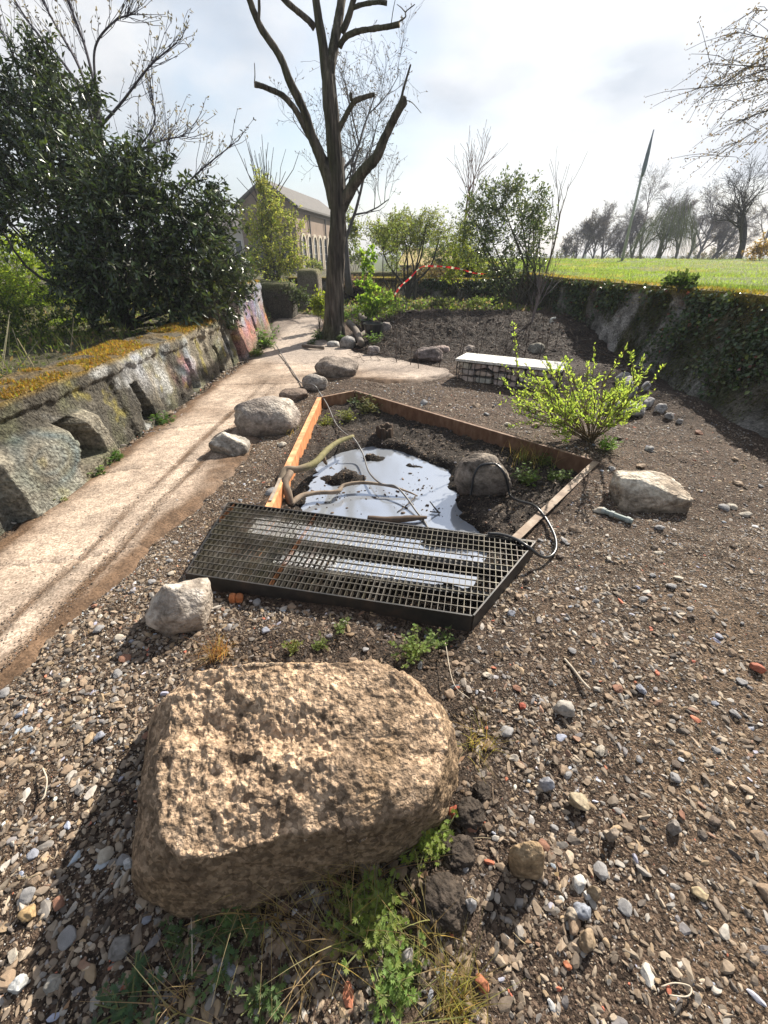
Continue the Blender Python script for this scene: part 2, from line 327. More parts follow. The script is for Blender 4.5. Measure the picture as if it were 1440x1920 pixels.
# soil drawn up to the outside of the steel edging
ring = np.vstack([POND, POND[:1]]); tq = np.r_[0, np.cumsum(np.linalg.norm(np.diff(ring, axis=0), axis=1))]; tt = np.arange(0, tq[-1], .02); ctr_ = np.stack([np.interp(tt, tq, ring[:, 0]), np.interp(tt, tq, ring[:, 1])], -1)
ei = np.clip(np.searchsorted(tq, tt, side='right') - 1, 0, 5); ed_ = np.diff(ring, axis=0)[ei]; ed_ = ed_ / np.linalg.norm(ed_, axis=1, keepdims=True); on_ = np.stack([ed_[:, 1], -ed_[:, 0]], -1); on_ = on_ * np.sign(-sdpoly(*(ctr_ + on_ * .01).T, POND))[:, None]
rows_ = [ctr_ + on_ * o for o in (.004, .03, .06, .10, .14)]; Vr = np.stack([np.c_[q, Hg(q[:, 0], q[:, 1], True, False) + dz] for q, dz in zip(rows_, (.006, .008, .008, .004, -.03))], 1); nV = len(Vr); ii, jj = np.meshgrid(np.arange(nV), np.arange(4), indexing='ij'); i2 = (ii + 1) % nV
Cr = gcol(Vr[..., 0], Vr[..., 1], Vr[..., 0] * 0 - 1, Vr[..., 0] * 0 - 1)
B().add(Vr.reshape(-1, 3), np.stack([ii * 5 + jj, ii * 5 + jj + 1, i2 * 5 + jj + 1, i2 * 5 + jj], -1).reshape(-1, 4), Cr.reshape(-1, 3)).build('pond_verge', m_ground, smooth=True, kind='structure')
# water lying in the pond
mw = bpy.data.materials.new('pond_water'); mw.use_nodes = True; p = mw.node_tree.nodes['Principled BSDF']
p.inputs['Base Color'].default_value = (.46, .49, .54, 1); p.inputs['Metallic'].default_value = .62; p.inputs['Roughness'].default_value = .09; p.inputs['IOR'].default_value = 1.33; p.inputs['Specular IOR Level'].default_value = 1.

_n = mw.node_tree.nodes.new('ShaderNodeTexNoise'); _n.inputs['Scale'].default_value = 9; _n.inputs['Detail'].default_value = 3; _b = mw.node_tree.nodes.new('ShaderNodeBump'); _b.inputs['Strength'].default_value = .04; _b.inputs['Distance'].default_value = .01
_t = mw.node_tree.nodes.new('ShaderNodeTexCoord'); mw.node_tree.links.new(_t.outputs['Object'], _n.inputs['Vector'])
mw.node_tree.links.new(_n.outputs['Fac'], _b.inputs['Height']); mw.node_tree.links.new(_b.outputs[0], p.inputs['Normal'])
PI_ = POND * 1.; 
B().add(np.c_[PI_, np.full(6, WATER)], np.array([[5, 4, 3, 2, 1, 0]])).build('water', mw, kind='structure')

# concrete path, cast in slabs; the cracks between them are real gaps
px_, py_ = lines([(-2.95, 1.1, .03)]), lines([(-1, 3, .03), (3, 8, .035), (8, 13.6, .06)])
X, Y = np.meshgrid(px_, py_, indexing='ij'); sd = sdpoly(X, Y, PATH) + .10 * n2(X, Y, 2.2, 3, 61) + .05 * n2(X, Y, 9, 2, 62)
tr = lambda c, wd: np.exp(-((X - c) / wd) ** 2)
wob = .10 * n2(X * .3, Y, .9, 2, 63)
cracks = [1.95, 3.25, 4.25, 5.9, 7.15, 8.7]
kidx = np.zeros(X.shape, int); gap = np.full(X.shape, 1e9)
for c in cracks:
    lnY = c + .12 * n2(X, X * 0 + c, 2.1, 3, 64) + (X + 1.9) * (.12 if c > 5 else .30); kidx += (Y > lnY); gap = np.minimum(gap, np.abs(Y - lnY))
Zp = .018 + .03 * n2(X, Y, .6, 2, 3) - .075 * sst(.05, -.12, sd) - .02 * sst(.03, .0, gap) + .006 * n2(X, Y, 6, 3, 65) + .09 * sst(7.5, 11.5, Y) * sst(.3, -1.4, X)
shift = .055 * (Y - 2)
t1 = np.exp(-((X + 1.62 + wob - .03 * np.maximum(Y - 3, 0)) / .022) ** 2) + .9 * np.exp(-((X + 1.80 + wob - .03 * np.maximum(Y - 3, 0)) / .026) ** 2) + .45 * np.exp(-((X + 1.45 + wob) / .12) ** 2)
t1 = t1 * np.clip(.95 + 1.1 * n2(X, Y, 3, 3, 66), .2, 1.3) * sst(6.4, 4.5, Y)
Zp = Zp - .012 * np.clip(t1, 0, 1)
dirt = np.clip(.8 * sst(.16, 0, sd) + .8 * sst(-2.12, -2.4, X) + 1.15 * t1 + 1.3 * np.clip(n2(X, Y, 1.5, 4, 67), 0, 1) + .5 * np.exp(-((Y - 6.6 - .3 * X - wob * 3) / .28) ** 2) * sst(-2.3, -1.8, X), 0, 1)[..., None]
pc = np.array([.40, .315, .245]) * (1 + .5 * n2(X, Y, 3, 4, 68)[..., None] + .35 * n2(X, Y, 17, 3, 70)[..., None]) * (1 - dirt) + np.array([.120, .074, .044]) * (1 + .3 * n2(X, Y, 12, 3, 69)[..., None]) * dirt
grey = sst(6., 6.8, Y + .5 * X)[..., None] * .55
pc = pc * (1 - grey) + np.array([.30, .26, .23]) * (1 - .4 * dirt) * grey
nx, ny = X.shape; ii, jj = np.meshgrid(np.arange(nx - 1), np.arange(ny - 1), indexing='ij')
keep = (np.maximum.reduce([sd[:-1, :-1], sd[1:, 1:], sd[1:, :-1], sd[:-1, 1:]]) > -.13)
path = bpy.data.objects.new('path', None); COL.objects.link(path); path['kind'] = 'structure'; ORG['path'] = np.zeros(3)
Vall = np.stack([X, Y, Zp], -1).reshape(-1, 3); Call = np.clip(pc, .02, .7).reshape(-1, 3)
for k in range(len(cracks) + 1):
    m_ = keep & (kidx[:-1, :-1] == k); i, j = ii[m_], jj[m_]
    if not len(i): continue
    Fk = np.stack([i * ny + j, (i + 1) * ny + j, (i + 1) * ny + j + 1, i * ny + j + 1], -1); u, inv = np.unique(Fk, return_inverse=True)
    B().add(Vall[u], inv.reshape(-1, 4), Call[u]).build('slab', m_path, path, smooth=True)

# ------------------------------------------------------------------ field on the right, above the wall
def Hf(x, y): return 1.13 + .05 * n2(x, y, .5, 3, 71) + .22 * sst(8, 30, np.hypot(x - 4, y - 4) * 1.) - 2.4 * sst(34, 75, y + .3 * x)
fx, fy = lines([(4.35, 8, .2), (8, 30, 1), (30, 200, 10)]), lines([(-2, 14, .25), (14, 40, 1), (40, 200, 8)])
X, Y = np.meshgrid(fx, fy, indexing='ij'); X2 = X - np.where(X < 8, .55 * sst(11.5, 15, Y) * (8 - X) / 3.65, 0); Z = Hf(X2, Y)
nx, ny = X.shape; ii, jj = np.meshgrid(np.arange(nx - 1), np.arange(ny - 1), indexing='ij'); F = np.stack([ii * ny + jj, (ii + 1) * ny + jj, (ii + 1) * ny + jj + 1, ii * ny + jj + 1], -1).reshape(-1, 4)
fc = np.array([.105, .135, .024]) * (1 + .5 * n2(X2, Y, .9, 4, 73)[..., None]) + np.array([.05, .03, .0]) * np.clip(n2(X2, Y, .35, 3, 74), 0, 1)[..., None]
B().add(np.stack([X2, Y, Z], -1), F, np.clip(fc, .01, .5).reshape(-1, 3)).build('field', m_ground, smooth=True, kind='structure')
n = 70000; rr = 4.45 + R.exponential(4.5, n); yy = R.uniform(2.5, 30, n)
ok = (rr < 40); rr, yy = rr[ok], yy[ok]; n = len(rr)
tuft = np.clip(1 + 1.3 * n2(rr, yy, 1.6, 3, 75), .35, 2.2)
gb_ = B(); gcl = vary(n, (.165, .235, .05), .45, .12); dry = n2(rr, yy, .8, 3, 76) > .25; gcl[dry] = vary(dry.sum(), (.24, .24, .08), .3)
blades(gb_, np.c_[rr, yy, Hf(rr, yy) - .01], .055 * tuft * R.uniform(.6, 1.4, n), .035 * tuft, .006 + .0006 * yy, gcl, 2)
gb_.build('field_grass', m_grass, kind='stuff', label='bright green tufted grass covering the field above the wall')
# ------------------------------------------------------------------ left wall: low mossy length, then a taller painted length
def gridmesh(b, V, C, flip=False):
    n, m, _ = V.shape; i, j = np.meshgrid(np.arange(n - 1), np.arange(m - 1), indexing='ij')
    F = np.stack([i * m + j, i * m + j + 1, (i + 1) * m + j + 1, (i + 1) * m + j], -1).reshape(-1, 4)
    if flip: F = F[:, ::-1]
    b.add(V.reshape(-1, 3), F, C.reshape(-1, 3))
def hole(y, z, cy, hw0, hw1, z0, z1, wob):
    """arched, ragged opening: >0 inside"""
    hw = hw0 + (hw1 - hw0) * np.clip((z - z0) / (z1 - z0), 0, 1)
    return np.minimum(1 - np.abs(y - cy + wob) / hw, np.minimum(z - z0, z1 - z + wob) * 6)
def left_wall(name, label, y0, y1, ztop, xback, holes, butts, paint):
    ys_ = np.arange(y0, y1 + .001, .02); zs = np.linspace(-.08, 1, 56); Y, S = np.meshgrid(ys_, zs, indexing='ij')
    top = ztop + .035 * n2(Y, Y * 0, 1.3, 3, 81) ; Zw = np.where(S < 0, S, S * top)
    nz = n2(Y, Zw, 2.2, 4, 82); nf = n2(Y, Zw, 9, 3, 83)
    bt = np.zeros_like(Y)
    for a, b_, zt, out in butts: bt = np.maximum(bt, out * sst(a - .02, a + .02, Y + .012 * nf) * sst(b_ + .03, b_ - .01, Y + .02 * nf + .12 * (Zw - .3)) * sst(zt + .02, zt - .07, Zw + .012 * nz))
    Xw = -2.56 + bt + .09 * sst(.7, 0, Zw) + .022 * nz + .016 * nf + .008 * n2(Y, Zw, 26, 2, 99) + .03 * sst(top - .14, top - .10, Zw + .05 * nf)
    hv = np.full(Y.shape, -1.)
    for cy, h0, h1, z0, z1 in holes: hv = np.maximum(hv, hole(Y, Zw, cy, h0, h1, z0, z1, .05 * n2(Y, Zw, 7, 2, 84)))
    Xw = Xw - .42 * sst(0, .06, hv)
    c = np.array([.225, .195, .145]) * (1 + .6 * nz + .7 * nf)[..., None]
    stain = np.clip(.42 + 3.6 * n2(Y, Zw * .35, 2.6, 4, 85), 0, 1)[..., None] * (1 - .62 * (bt > .03))[..., None]
    c = c * (1 - .80 * stain) + np.array([.030, .028, .024]) * .80 * stain
    gr = np.clip(2.4 * n2(Y, Zw, 3.3, 3, 86) - .1, 0, 1)[..., None]; c = c * (1 - .45 * gr) + np.array([.12, .13, .06]) * .45 * gr
    wp = np.clip(3.2 * n2(Y, Zw, 2.7, 4, 78) - .75 + .6 * nf, 0, .8)[..., None]; c = c * (1 - wp) + np.array([.40, .40, .385]) * wp
    ly = np.clip(4 * n2(Y, Zw, 5.5, 3, 77) - 1.1, 0, .7)[..., None]; c = c * (1 - ly) + np.array([.26, .22, .06]) * ly
    c = paint(c, Y, Zw, nz, nf)
    c = np.where((hv > .05)[..., None], np.array([.028, .025, .020]) * (1 + .4 * nf)[..., None], c)  # hole interiors coloured near black, shade put into the colour
    moss = np.clip(sst(top - .05, top, Zw) * (1 + n2(Y, Zw, 5, 2, 87)) * .8, 0, 1)[..., None]
    c = c * (1 - moss) + np.array([.20, .13, .03]) * moss
    b = B(); gridmesh(b, np.stack([Xw, Y, Zw], -1), np.clip(c, .01, .7))
    xt = np.linspace(0, 1, 30); Yt, T = np.meshgrid(ys_, xt, indexing='ij'); Xt = Xw[:, -1:] * (1 - T) + xback * T
    Zt = top[:, -1:] + .05 * n2(Xt, Yt, 5, 3, 88) * sst(0, .15, T) + .03 * np.sin(T * np.pi) - .10 * sst(.9, 1, T)
    mc = np.array([.17, .105, .025]) * (1 + .8 * n2(Xt, Yt, 9, 3, 89))[..., None]; bare = np.clip(3 * n2(Xt, Yt, 2.2, 4, 90) + .35, 0, 1)[..., None]
    mc = mc * (1 - bare) + np.array([.10, .085, .06]) * (1 + .6 * n2(Xt, Yt, 14, 3, 79))[..., None] * bare
    gridmesh(b, np.stack([Xt, Yt, Zt], -1), np.clip(mc, .01, .6))
    xb = Xt[:, -1]; Vb = np.stack([np.stack([xb, ys_, Zt[:, -1]], -1), np.stack([xb - .05, ys_, np.full_like(xb, -.1)], -1)], 1)
    gridmesh(b, Vb, np.full(Vb.shape, .12))
    for k in (0, -1):        # end faces
        loop = np.concatenate([np.stack([Xw[k], Y[k], Zw[k]], -1), np.stack([Xt[k], Yt[k], Zt[k]], -1)[1:], Vb[k][1:]])
        ctr = loop.mean(0) + [0, -.0 if k == 0 else .0, 0]; n = len(loop)
        F = np.array([[n, i, (i + 1) % n] for i in range(n)]); F = F[:, ::-1] if k == 0 else F
        b.add(np.vstack([loop, ctr]), F, (.20, .18, .15))
    t = thing(name, label, 'wall', (-2.6, y0, 0)); b.build('concrete', m_wall, t, smooth=True)
    # moss cushions on the top
    k = int(2600 * (y1 - y0)); yy = R.uniform(y0, y1, k); tt = R.uniform(.02, .98, k); iy = np.clip(((yy - y0) / .02).astype(int), 0, len(ys_) - 1); it = (tt * 29).astype(int)
    ok = bare[iy, it, 0] < .35; yy, iy, it = yy[ok], iy[ok], it[ok]; k = len(yy)
    mb = B(); mcv = vary(k, (.21, .13, .025), .45, .15); gsel = R.random(k) < .2; mcv[gsel] = vary(gsel.sum(), (.16, .17, .03), .3)
    blades(mb, np.c_[Xt[iy, it] + R.normal(0, .01, k), yy, Zt[iy, it] - .004], R.uniform(.015, .04, k), .02, .012, mcv, 2)
    mb.build('moss', m_grass, t); t.children[-1]['kind'] = 'stuff'
    return t
def paint_low(c, y, z, nz, nf):
    # faded sprayed ring on the near buttress, blue and white drips, a pink tag
    r = np.hypot((y - 2.72) / 1.0, (z - .30) / .62); ring = np.exp(-((r - .26) / .05) ** 2) + .8 * np.exp(-((r - .13) / .03) ** 2)
    ring = np.clip(ring * (.6 + nf), 0, 1)[..., None] * .8; c = c * (1 - ring) + np.array([.05, .085, .10]) * ring
    wash = np.clip(np.exp(-((y - 2.7) / .55) ** 2) * sst(.5, .3, z) * (.15 + 1.6 * nz), 0, .5)[..., None]; c = c * (1 - wash) + np.array([.25, .265, .235]) * wash
    d = np.clip(np.exp(-((y - 4.35 - .15 * (.7 - z)) / .22) ** 2) * sst(.2, .6, z) * np.clip(.5 + 1.5 * n2(y, z * .2, 7, 2, 91), 0, 1), 0, 1)[..., None] * .75; c = c * (1 - d) + np.array([.36, .38, .42]) * d
    pk = np.clip(np.exp(-((y - 5.35) / .22) ** 2 - ((z - .33) / .12) ** 2) * (.6 + 2 * n2(y, z, 6, 2, 92)), 0, 1)[..., None] * .7; c = c * (1 - pk) + np.array([.45, .12, .16]) * pk
    bl = np.clip(2.2 * n2(y, z, 3.6, 3, 93) - .35, 0, 1)[..., None] * (sst(4.6, 5., y) * .6)[..., None]; return c * (1 - bl) + np.array([.22, .28, .33]) * bl
def paint_tall(c, y, z, nz, nf):
    c = c * 1.05
    for sd_, colr, zc, zw, sc in ((94, (.22, .29, .40), .78, .35, 2.2), (95, (.48, .20, .07), .62, .30, 2.9), (96, (.50, .14, .13), .30, .24, 2.0), (97, (.20, .18, .28), .7, .35, 3.4), (98, (.38, .40, .43), .75, .4, 3.1)):
        m = np.clip(2.6 * n2(y * 1.1, z * .8, sc, 3, sd_) + .25, 0, 1) * np.exp(-((z - zc) / zw) ** 4) * sst(7.5, 8.0, y)
        m = (m * np.clip(.75 + 1.2 * nf, .2, .9))[..., None]; c = c * (1 - m) + np.array(colr) * m
    pk = (sst(7.3, 7.5, y) * sst(8.4, 8.0, y) * sst(.55, .4, z) * np.clip(.55 + nz, 0, 1) * .55)[..., None]; c = c * (1 - pk) + np.array([.46, .17, .15]) * pk
    jl = (np.exp(-((y - 8.55 + .02 * nf) / .012) ** 2) + np.exp(-((y - 7.35) / .015) ** 2))[..., None]; return c * (1 - .85 * np.clip(jl, 0, 1))
lw = left_wall('mossy_wall', 'low crumbling concrete wall topped with orange moss, holes broken through its face, running beside the path', 1.2, 6.95, .715, -3.03,
          [(3.15, .15, .09, .12, .43), (4.23, .125, .055, .06, .44), (5.5, .11, .05, .04, .42), (6.48, .11, .045, .0, .40)], [(2.36, 3.42, .47, .12), (3.92, 4.55, .71, .03), (5.1, 5.8, .71, .02), (6.2, 6.9, .71, .035)], paint_low)
rw_ = left_wall('painted_wall', 'taller concrete wall covered in blue, orange and pink graffiti at the far end of the path', 7.0, 9.7, 1.11, -3.05,
          [(6.98, .06, .05, .05, .5), (7.42, .13, .07, .03, .45), (8.62, .07, .05, .3, .55)], [(7.0, 7.3, 1.1, .03), (7.55, 9.65, 1.1, .06)], paint_tall)

# ------------------------------------------------------------------ long retaining wall on the right
WB = np.array([(3.86, -1.), (3.82, 1.5), (3.76, 3.5), (3.76, 4.8), (3.88, 6.8), (3.98, 8.8), (4.0, 11), (4.0, 12.6), (3.6, 14.4), (2.4, 15.8), (.6, 16.6), (-1.5, 17.0), (-3.5, 17.2)])
WT = np.array([(4.35, -1.), (4.35, 1.5), (4.35, 3.5), (4.38, 5.2), (4.32, 7), (4.24, 9.2), (4.12, 11.4), (4.02, 13), (3.7, 14.8), (2.45, 16.1), (.6, 16.9), (-1.5, 17.3), (-3.5, 17.5)])
nW = 520; bw = smooth_path(np.c_[WB, np.zeros(len(WB))], nW); tw = smooth_path(np.c_[WT, np.zeros(len(WT))], nW)
zs = np.linspace(-.06, 1, 44); T = np.clip(zs, 0, 1)[None, :, None]; arc = np.linspace(0, 1, nW)
Vw = bw[:, None] * (1 - T ** .75) + tw[:, None] * T ** .75
s_ = np.r_[0, np.cumsum(np.linalg.norm(np.diff(bw, axis=0), axis=1))]; SS, ZZ = np.meshgrid(s_, zs, indexing='ij')
WTOP = 1.16 - .06 * sst(4, 12, tw[:, 1]) - .25 * sst(13.5, 16, tw[:, 1])
Vw[..., 2] = ZZ * WTOP[:, None] + .35 * sst(9.5, 12.5, Vw[..., 1]) * (ZZ < .0)
nrm = unit(np.c_[-(np.gradient(tw[:, 1])), np.gradient(tw[:, 0]), np.zeros(nW)])
w1 = n2(SS, ZZ, 1.6, 4, 101); w2 = n2(SS, ZZ, 6, 3, 102)
Vw = Vw + nrm[:, None] * (.10 * w1 + .06 * w2 + .035 * n2(SS, ZZ, 17, 2, 109) + .05 * sst(.88, .93, ZZ))[..., None]
cw = np.array([.13, .12, .105]) * (1 + .6 * w1 + .8 * w2)[..., None]
pale = np.clip(2.8 * n2(SS * 1.2, ZZ * .45, 1.8, 4, 103) + .22 - ZZ * .5, 0, 1)[..., None]; cw = cw * (1 - pale) + np.array([.27, .25, .225]) * (1 + .8 * w2)[..., None] * pale
ms = np.clip(.34 + 1.8 * n2(SS, ZZ, 2.4, 4, 104) + .5 * ZZ - .55 * pale[..., 0], 0, 1)[..., None]; cw = cw * (1 - .9 * ms) + (np.array([.040, .042, .016]) * (1 + .5 * w2)[..., None] + np.array([.045, .022, .008]) * np.clip(n2(SS, ZZ, 3.7, 3, 108) * 2 + .3, 0, 1)[..., None]) * .9 * ms
tp = sst(.86, .98, ZZ)[..., None]; cw = cw * (1 - tp) + np.array([.15, .115, .022]) * tp
pk = .5 * np.clip(4 * n2(SS, ZZ * 1.6, 4.3, 2, 105) - 2.0, 0, 1)[..., None]; cw = cw * (1 - pk) + np.array([.30, .10, .11]) * pk
bw_ = B(); gridmesh(bw_, Vw, np.clip(cw, .01, .5), True)
top2 = np.stack([Vw[:, -1], Vw[:, -1] - nrm * .18 + [0, 0, .02], Vw[:, -1] - nrm * .45 + [0, 0, -.03], Vw[:, -1] - nrm * .5 + [0, 0, -1.2]], 1)
gridmesh(bw_, top2, np.broadcast_to(np.array([.17, .13, .028]), top2.shape), True)
rwt = thing('retaining_wall', 'long dark concrete retaining wall hung with ivy and moss below the grass field', 'wall', (4, 5, 0))
bw_.build('concrete', m_wall, rwt, smooth=True)
# ivy hanging on the wall: clusters of small leaves, thicker towards the top
n = 32000; si = R.integers(40, 420, n); zi = np.clip(R.beta(1.6, 1.0, n), .04, .99); zj = (zi * 42).astype(int) + 1
den = n2(s_[si], zi, 2.3, 4, 106) + .30 * zi + .22 * sst(9, 4, s_[si]) * 0
ok = den > R.uniform(.08, .42, n); si, zj = si[ok], zj[ok]; P = Vw[si, zj] + nrm[si] * R.uniform(.0, .11, len(si))[:, None] * (.4 + 1.2 * np.clip(n2(s_[si], zs[zj], 3, 2, 107), 0, 1))[:, None] + R.normal(0, .03, (len(si), 3)); n = len(si)
Lf = R.uniform(.026, .055, n) * (1 + .03 * P[:, 1])
c = vary(n, (.045, .075, .022), .4, .15); y_ = R.random(n) < .13; c[y_] = vary(y_.sum(), (.13, .16, .04), .3); q = R.random(n) < .03; c[q] = vary(q.sum(), (.17, .05, .035), .3)
iv = B(); leaves(iv, P, nrm[si] * .35 + rdir(n) * .75 + [0, 0, -.5], Lf, Lf * .85, c, .2, nrm[si] + rdir(n) * .5)
iv.build('ivy', m_gloss, rwt)['kind'] = 'stuff'
n = 42000; si = R.integers(40, 430, n); zj = (R.beta(1.3, 1.0, n) * 42).astype(int) + 1; ok = (ms[si, zj, 0] > R.uniform(.15, .7, n)); si, zj = si[ok], zj[ok]; n = len(si); P = Vw[si, zj] + R.normal(0, .02, (n, 3)) * [1, 1, 1] + nrm[si] * .004
hb = B(); leaves(hb, P, nrm[si] * .5 + [0, 0, -.9] + rdir(n) * .45, R.uniform(.018, .05, n) * (1 + .04 * P[:, 1]), .012, vary(n, (.050, .058, .018), .5, .2), .2); hb.build('hanging_moss', m_grass, rwt)['kind'] = 'stuff'
n = 16000; si = R.integers(40, 470, n); zj = np.where(R.random(n) < .55, 43, R.integers(33, 44, n)); back = R.uniform(0, .35, n) * (zj == 43)
P = Vw[si, zj] - nrm[si] * back[:, None] + [0, 0, .005]; c = vary(n, (.24, .185, .03), .4, .15); y_ = R.random(n) < .35; c[y_] = vary(y_.sum(), (.13, .15, .03), .3)
P[:, :2] += R.normal(0, .015, (n, 2)); mb = B(); blades(mb, P, R.uniform(.02, .055, n) * np.where(zj < 43, .3, 1), .035, .010 + .0006 * P[:, 1], c, 2)
k = zj < 43
mb.build('moss', m_grass, rwt)['kind'] = 'stuff'

# ------------------------------------------------------------------ steel pond edging
RIM = .035
ed = thing('pond_edging', 'low rusty steel edging of angled plates round the sunken pond', 'edging', (0, 3.5, 0))
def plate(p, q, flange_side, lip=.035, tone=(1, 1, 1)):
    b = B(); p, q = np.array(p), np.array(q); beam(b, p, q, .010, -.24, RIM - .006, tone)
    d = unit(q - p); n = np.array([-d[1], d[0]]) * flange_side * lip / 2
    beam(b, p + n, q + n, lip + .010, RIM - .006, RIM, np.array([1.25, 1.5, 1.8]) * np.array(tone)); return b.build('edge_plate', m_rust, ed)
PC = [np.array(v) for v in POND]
pl_ = plate((-.80, 1.86), PC[1], 1, .04, (2.3, 1.75, 1.3)); plate(PC[1] + [.012, .012], PC[2] - [.006, .004], 1, .015); plate(PC[2] + [.008, -.006], PC[3] - [.005, -.005], 1, .018, (.75, .75, .8)); plate(PC[3] + [-.004, -.01], PC[4] + [-.02, -.02], 1, .045, (.95, 1.1, 1.25))  # left plate's tone is raised: its sunlit orange is put into the colour
pl_['label'] = 'plate coloured bright orange as if lit by the sun'

# ------------------------------------------------------------------ open steel grating over the near end of the pond
GZ = .105
GA, GB, GC, GD = np.array([-1.06, 1.72]), np.array([-1.07, 2.47]), np.array([.90, 2.01]), np.array([.42, 1.41])
gt = thing('floor_grating', 'four sided dark steel floor grating laid over the near end of the pond', 'grating', (-.1, 1.9, 0))
for p, q in ((GA, GD), (GD, GC), (GC, GB), (GB, GA)):
    d = unit(q - p); b = B(); beam(b, p + d * .004, q - d * .004, .008, GZ - .105, GZ, (1, 1, 1)); b.build('frame_side', m_steel, gt)
ud = unit(GD - GA); vd = np.array([-ud[1], ud[0]]); GP = np.array([GA, GD, GC, GB])
def clipline(o, d):
    ts = []
    for a, b_ in zip(GP, np.roll(GP, -1, 0)):
        e = b_ - a; den = d[0] * e[1] - d[1] * e[0]
        if abs(den) < 1e-9: continue
        wv = a - o; t = (wv[0] * e[1] - wv[1] * e[0]) / den; s = (wv[0] * d[1] - wv[1] * d[0]) / den
        if -1e-6 <= s <= 1 + 1e-6: ts.append(t)
    return (min(ts), max(ts)) if len(ts) >= 2 else None
for k in range(-12, 70):
    o = GA + ud * (.031 * k + .01); r_ = clipline(o, vd)
    if r_ is None or r_[1] - r_[0] < .03: continue
    b = B(); beam(b, o + vd * (r_[0] + .006), o + vd * (r_[1] - .006), .0027, GZ - .034, GZ - .001, (vary(1, (1, .95, .85), .35)[0] if R.random() > .07 else (1.2, .6, .32))); b.build('bearing_bar', m_bar, gt)
for k in range(1, 30):
    o = GA + vd * (.052 * k); r_ = clipline(o, ud)
    if r_ is None or r_[1] - r_[0] < .05: continue
    b = B(); beam(b, o + ud * (r_[0] + .006), o + ud * (r_[1] - .006), .0042, GZ - .007, GZ + .0005, vary(1, (1.5, 1.35, 1.1), .2)[0]); b.build('cross_bar', m_bar, gt)
for o, s0, s1 in ((.20, .02, .02), (.43, .02, .02)):
    oo = GA + vd * o; r_ = clipline(oo, ud); b = B(); beam(b, oo + ud * (r_[0] + .02), oo + ud * (r_[1] - .02), .045, GZ - .10, GZ - .036); b.build('joist', m_steel, gt)

# ------------------------------------------------------------------ gabion bench
P0, P1 = g(855, 714), g(1040, 738); P0[2] = P1[2] = 0
d = unit(P1 - P0); L_ = np.linalg.norm(P1 - P0); nb = np.array([-d[1], d[0], 0.]); W_ = .42; H_ = .34
gz0 = .0
gab = thing('gabion_bench', 'gabion bench of stones in a dark wire cage with a pale concrete slab on top', 'bench', (*(P0[:2]), gz0))
def gpt(u, v, z): return P0 + d * u + nb * v + [0, 0, gz0 + z]
gang = math.atan2(d[1], d[0])
stm = []
for k in range(5):
    V, F = rockV(300 + k, 3, 7, 5, .08, 1.5, .03); me = B().add(V, F, (1, 1, 1))
    stm.append((V, F))
rows = [(.0, .085), (.09, .175), (.18, .27)]
def gstone(u, v, z, a, bq, c_):
    V, F = stm[int(R.integers(5))]; V = V * [a / 2, bq / 2, c_ / 2]; an = R.normal(0, .12); ca, sa = math.cos(an), math.sin(an)
    V = np.c_[V[:, 0] * ca - V[:, 2] * sa, V[:, 1], V[:, 0] * sa + V[:, 2] * ca]
    Wp = P0 + V[:, :1] * d + V[:, 1:2] * nb + V[:, 2:] * np.array([0, 0, 1.]) + d * u + nb * v + [0, 0, gz0 + z]
    B().add(Wp, F, vary(1, [(.52, .43, .36), (.60, .51, .43), (.44, .37, .33), (.55, .43, .37)][R.integers(4)], .12)[0]).build('stone', m_stone, gab)
for z0, z1 in rows:
    u = .02
    while u < L_ - .04:
        a = min(R.uniform(.14, .26), L_ - u - .01); gstone(u + a / 2, .075, (z0 + z1) / 2, a * .98, .15, (z1 - z0) * 1.02); u += a
    for v in (.2, .33): gstone(L_ - .08, v, (z0 + z1) / 2, .15, .13, (z1 - z0)); gstone(.08, v, (z0 + z1) / 2, .15, .13, (z1 - z0))
cb = B(); box(cb, .13, L_ - .13, .16, W_ - .01, .005, .265, (.2, .17, .14)); cb.v[-1] = np.array([gpt(*q) for q in cb.v[-1]]); cb.build('core', m_stone, gab)
wr = B(); rw = .005
for u in np.linspace(0, L_, 17):
    for v in (-.004, W_ + .004): tube(wr, [gpt(u, v, .0), gpt(u, v, .275)], rw, 5)
for z in (.01, .09, .18, .27):
    for v in (-.006, W_ + .006): tube(wr, [gpt(0, v, z), gpt(L_, v, z)], rw, 5)
    for u in (-.004, L_ + .004): tube(wr, [gpt(u, 0, z), gpt(u, W_, z)], rw, 5)
for v in np.linspace(0, W_, 5):
    for u in (-.006, L_ + .006): tube(wr, [gpt(u, v, 0), gpt(u, v, .275)], rw, 5)
wr.build('wire_cage', m_steel, gab)
sb = B(); box(sb, -.03, L_ + .03, -.03, W_ + .03, .277, .312, (.66, .64, .59)); sb.v[-1] = np.array([gpt(*q) for q in sb.v[-1]])
so_ = sb.build('seat_slab', m_path, gab); bv = so_.modifiers.new('b', 'BEVEL'); bv.width = .006; bv.segments = 2

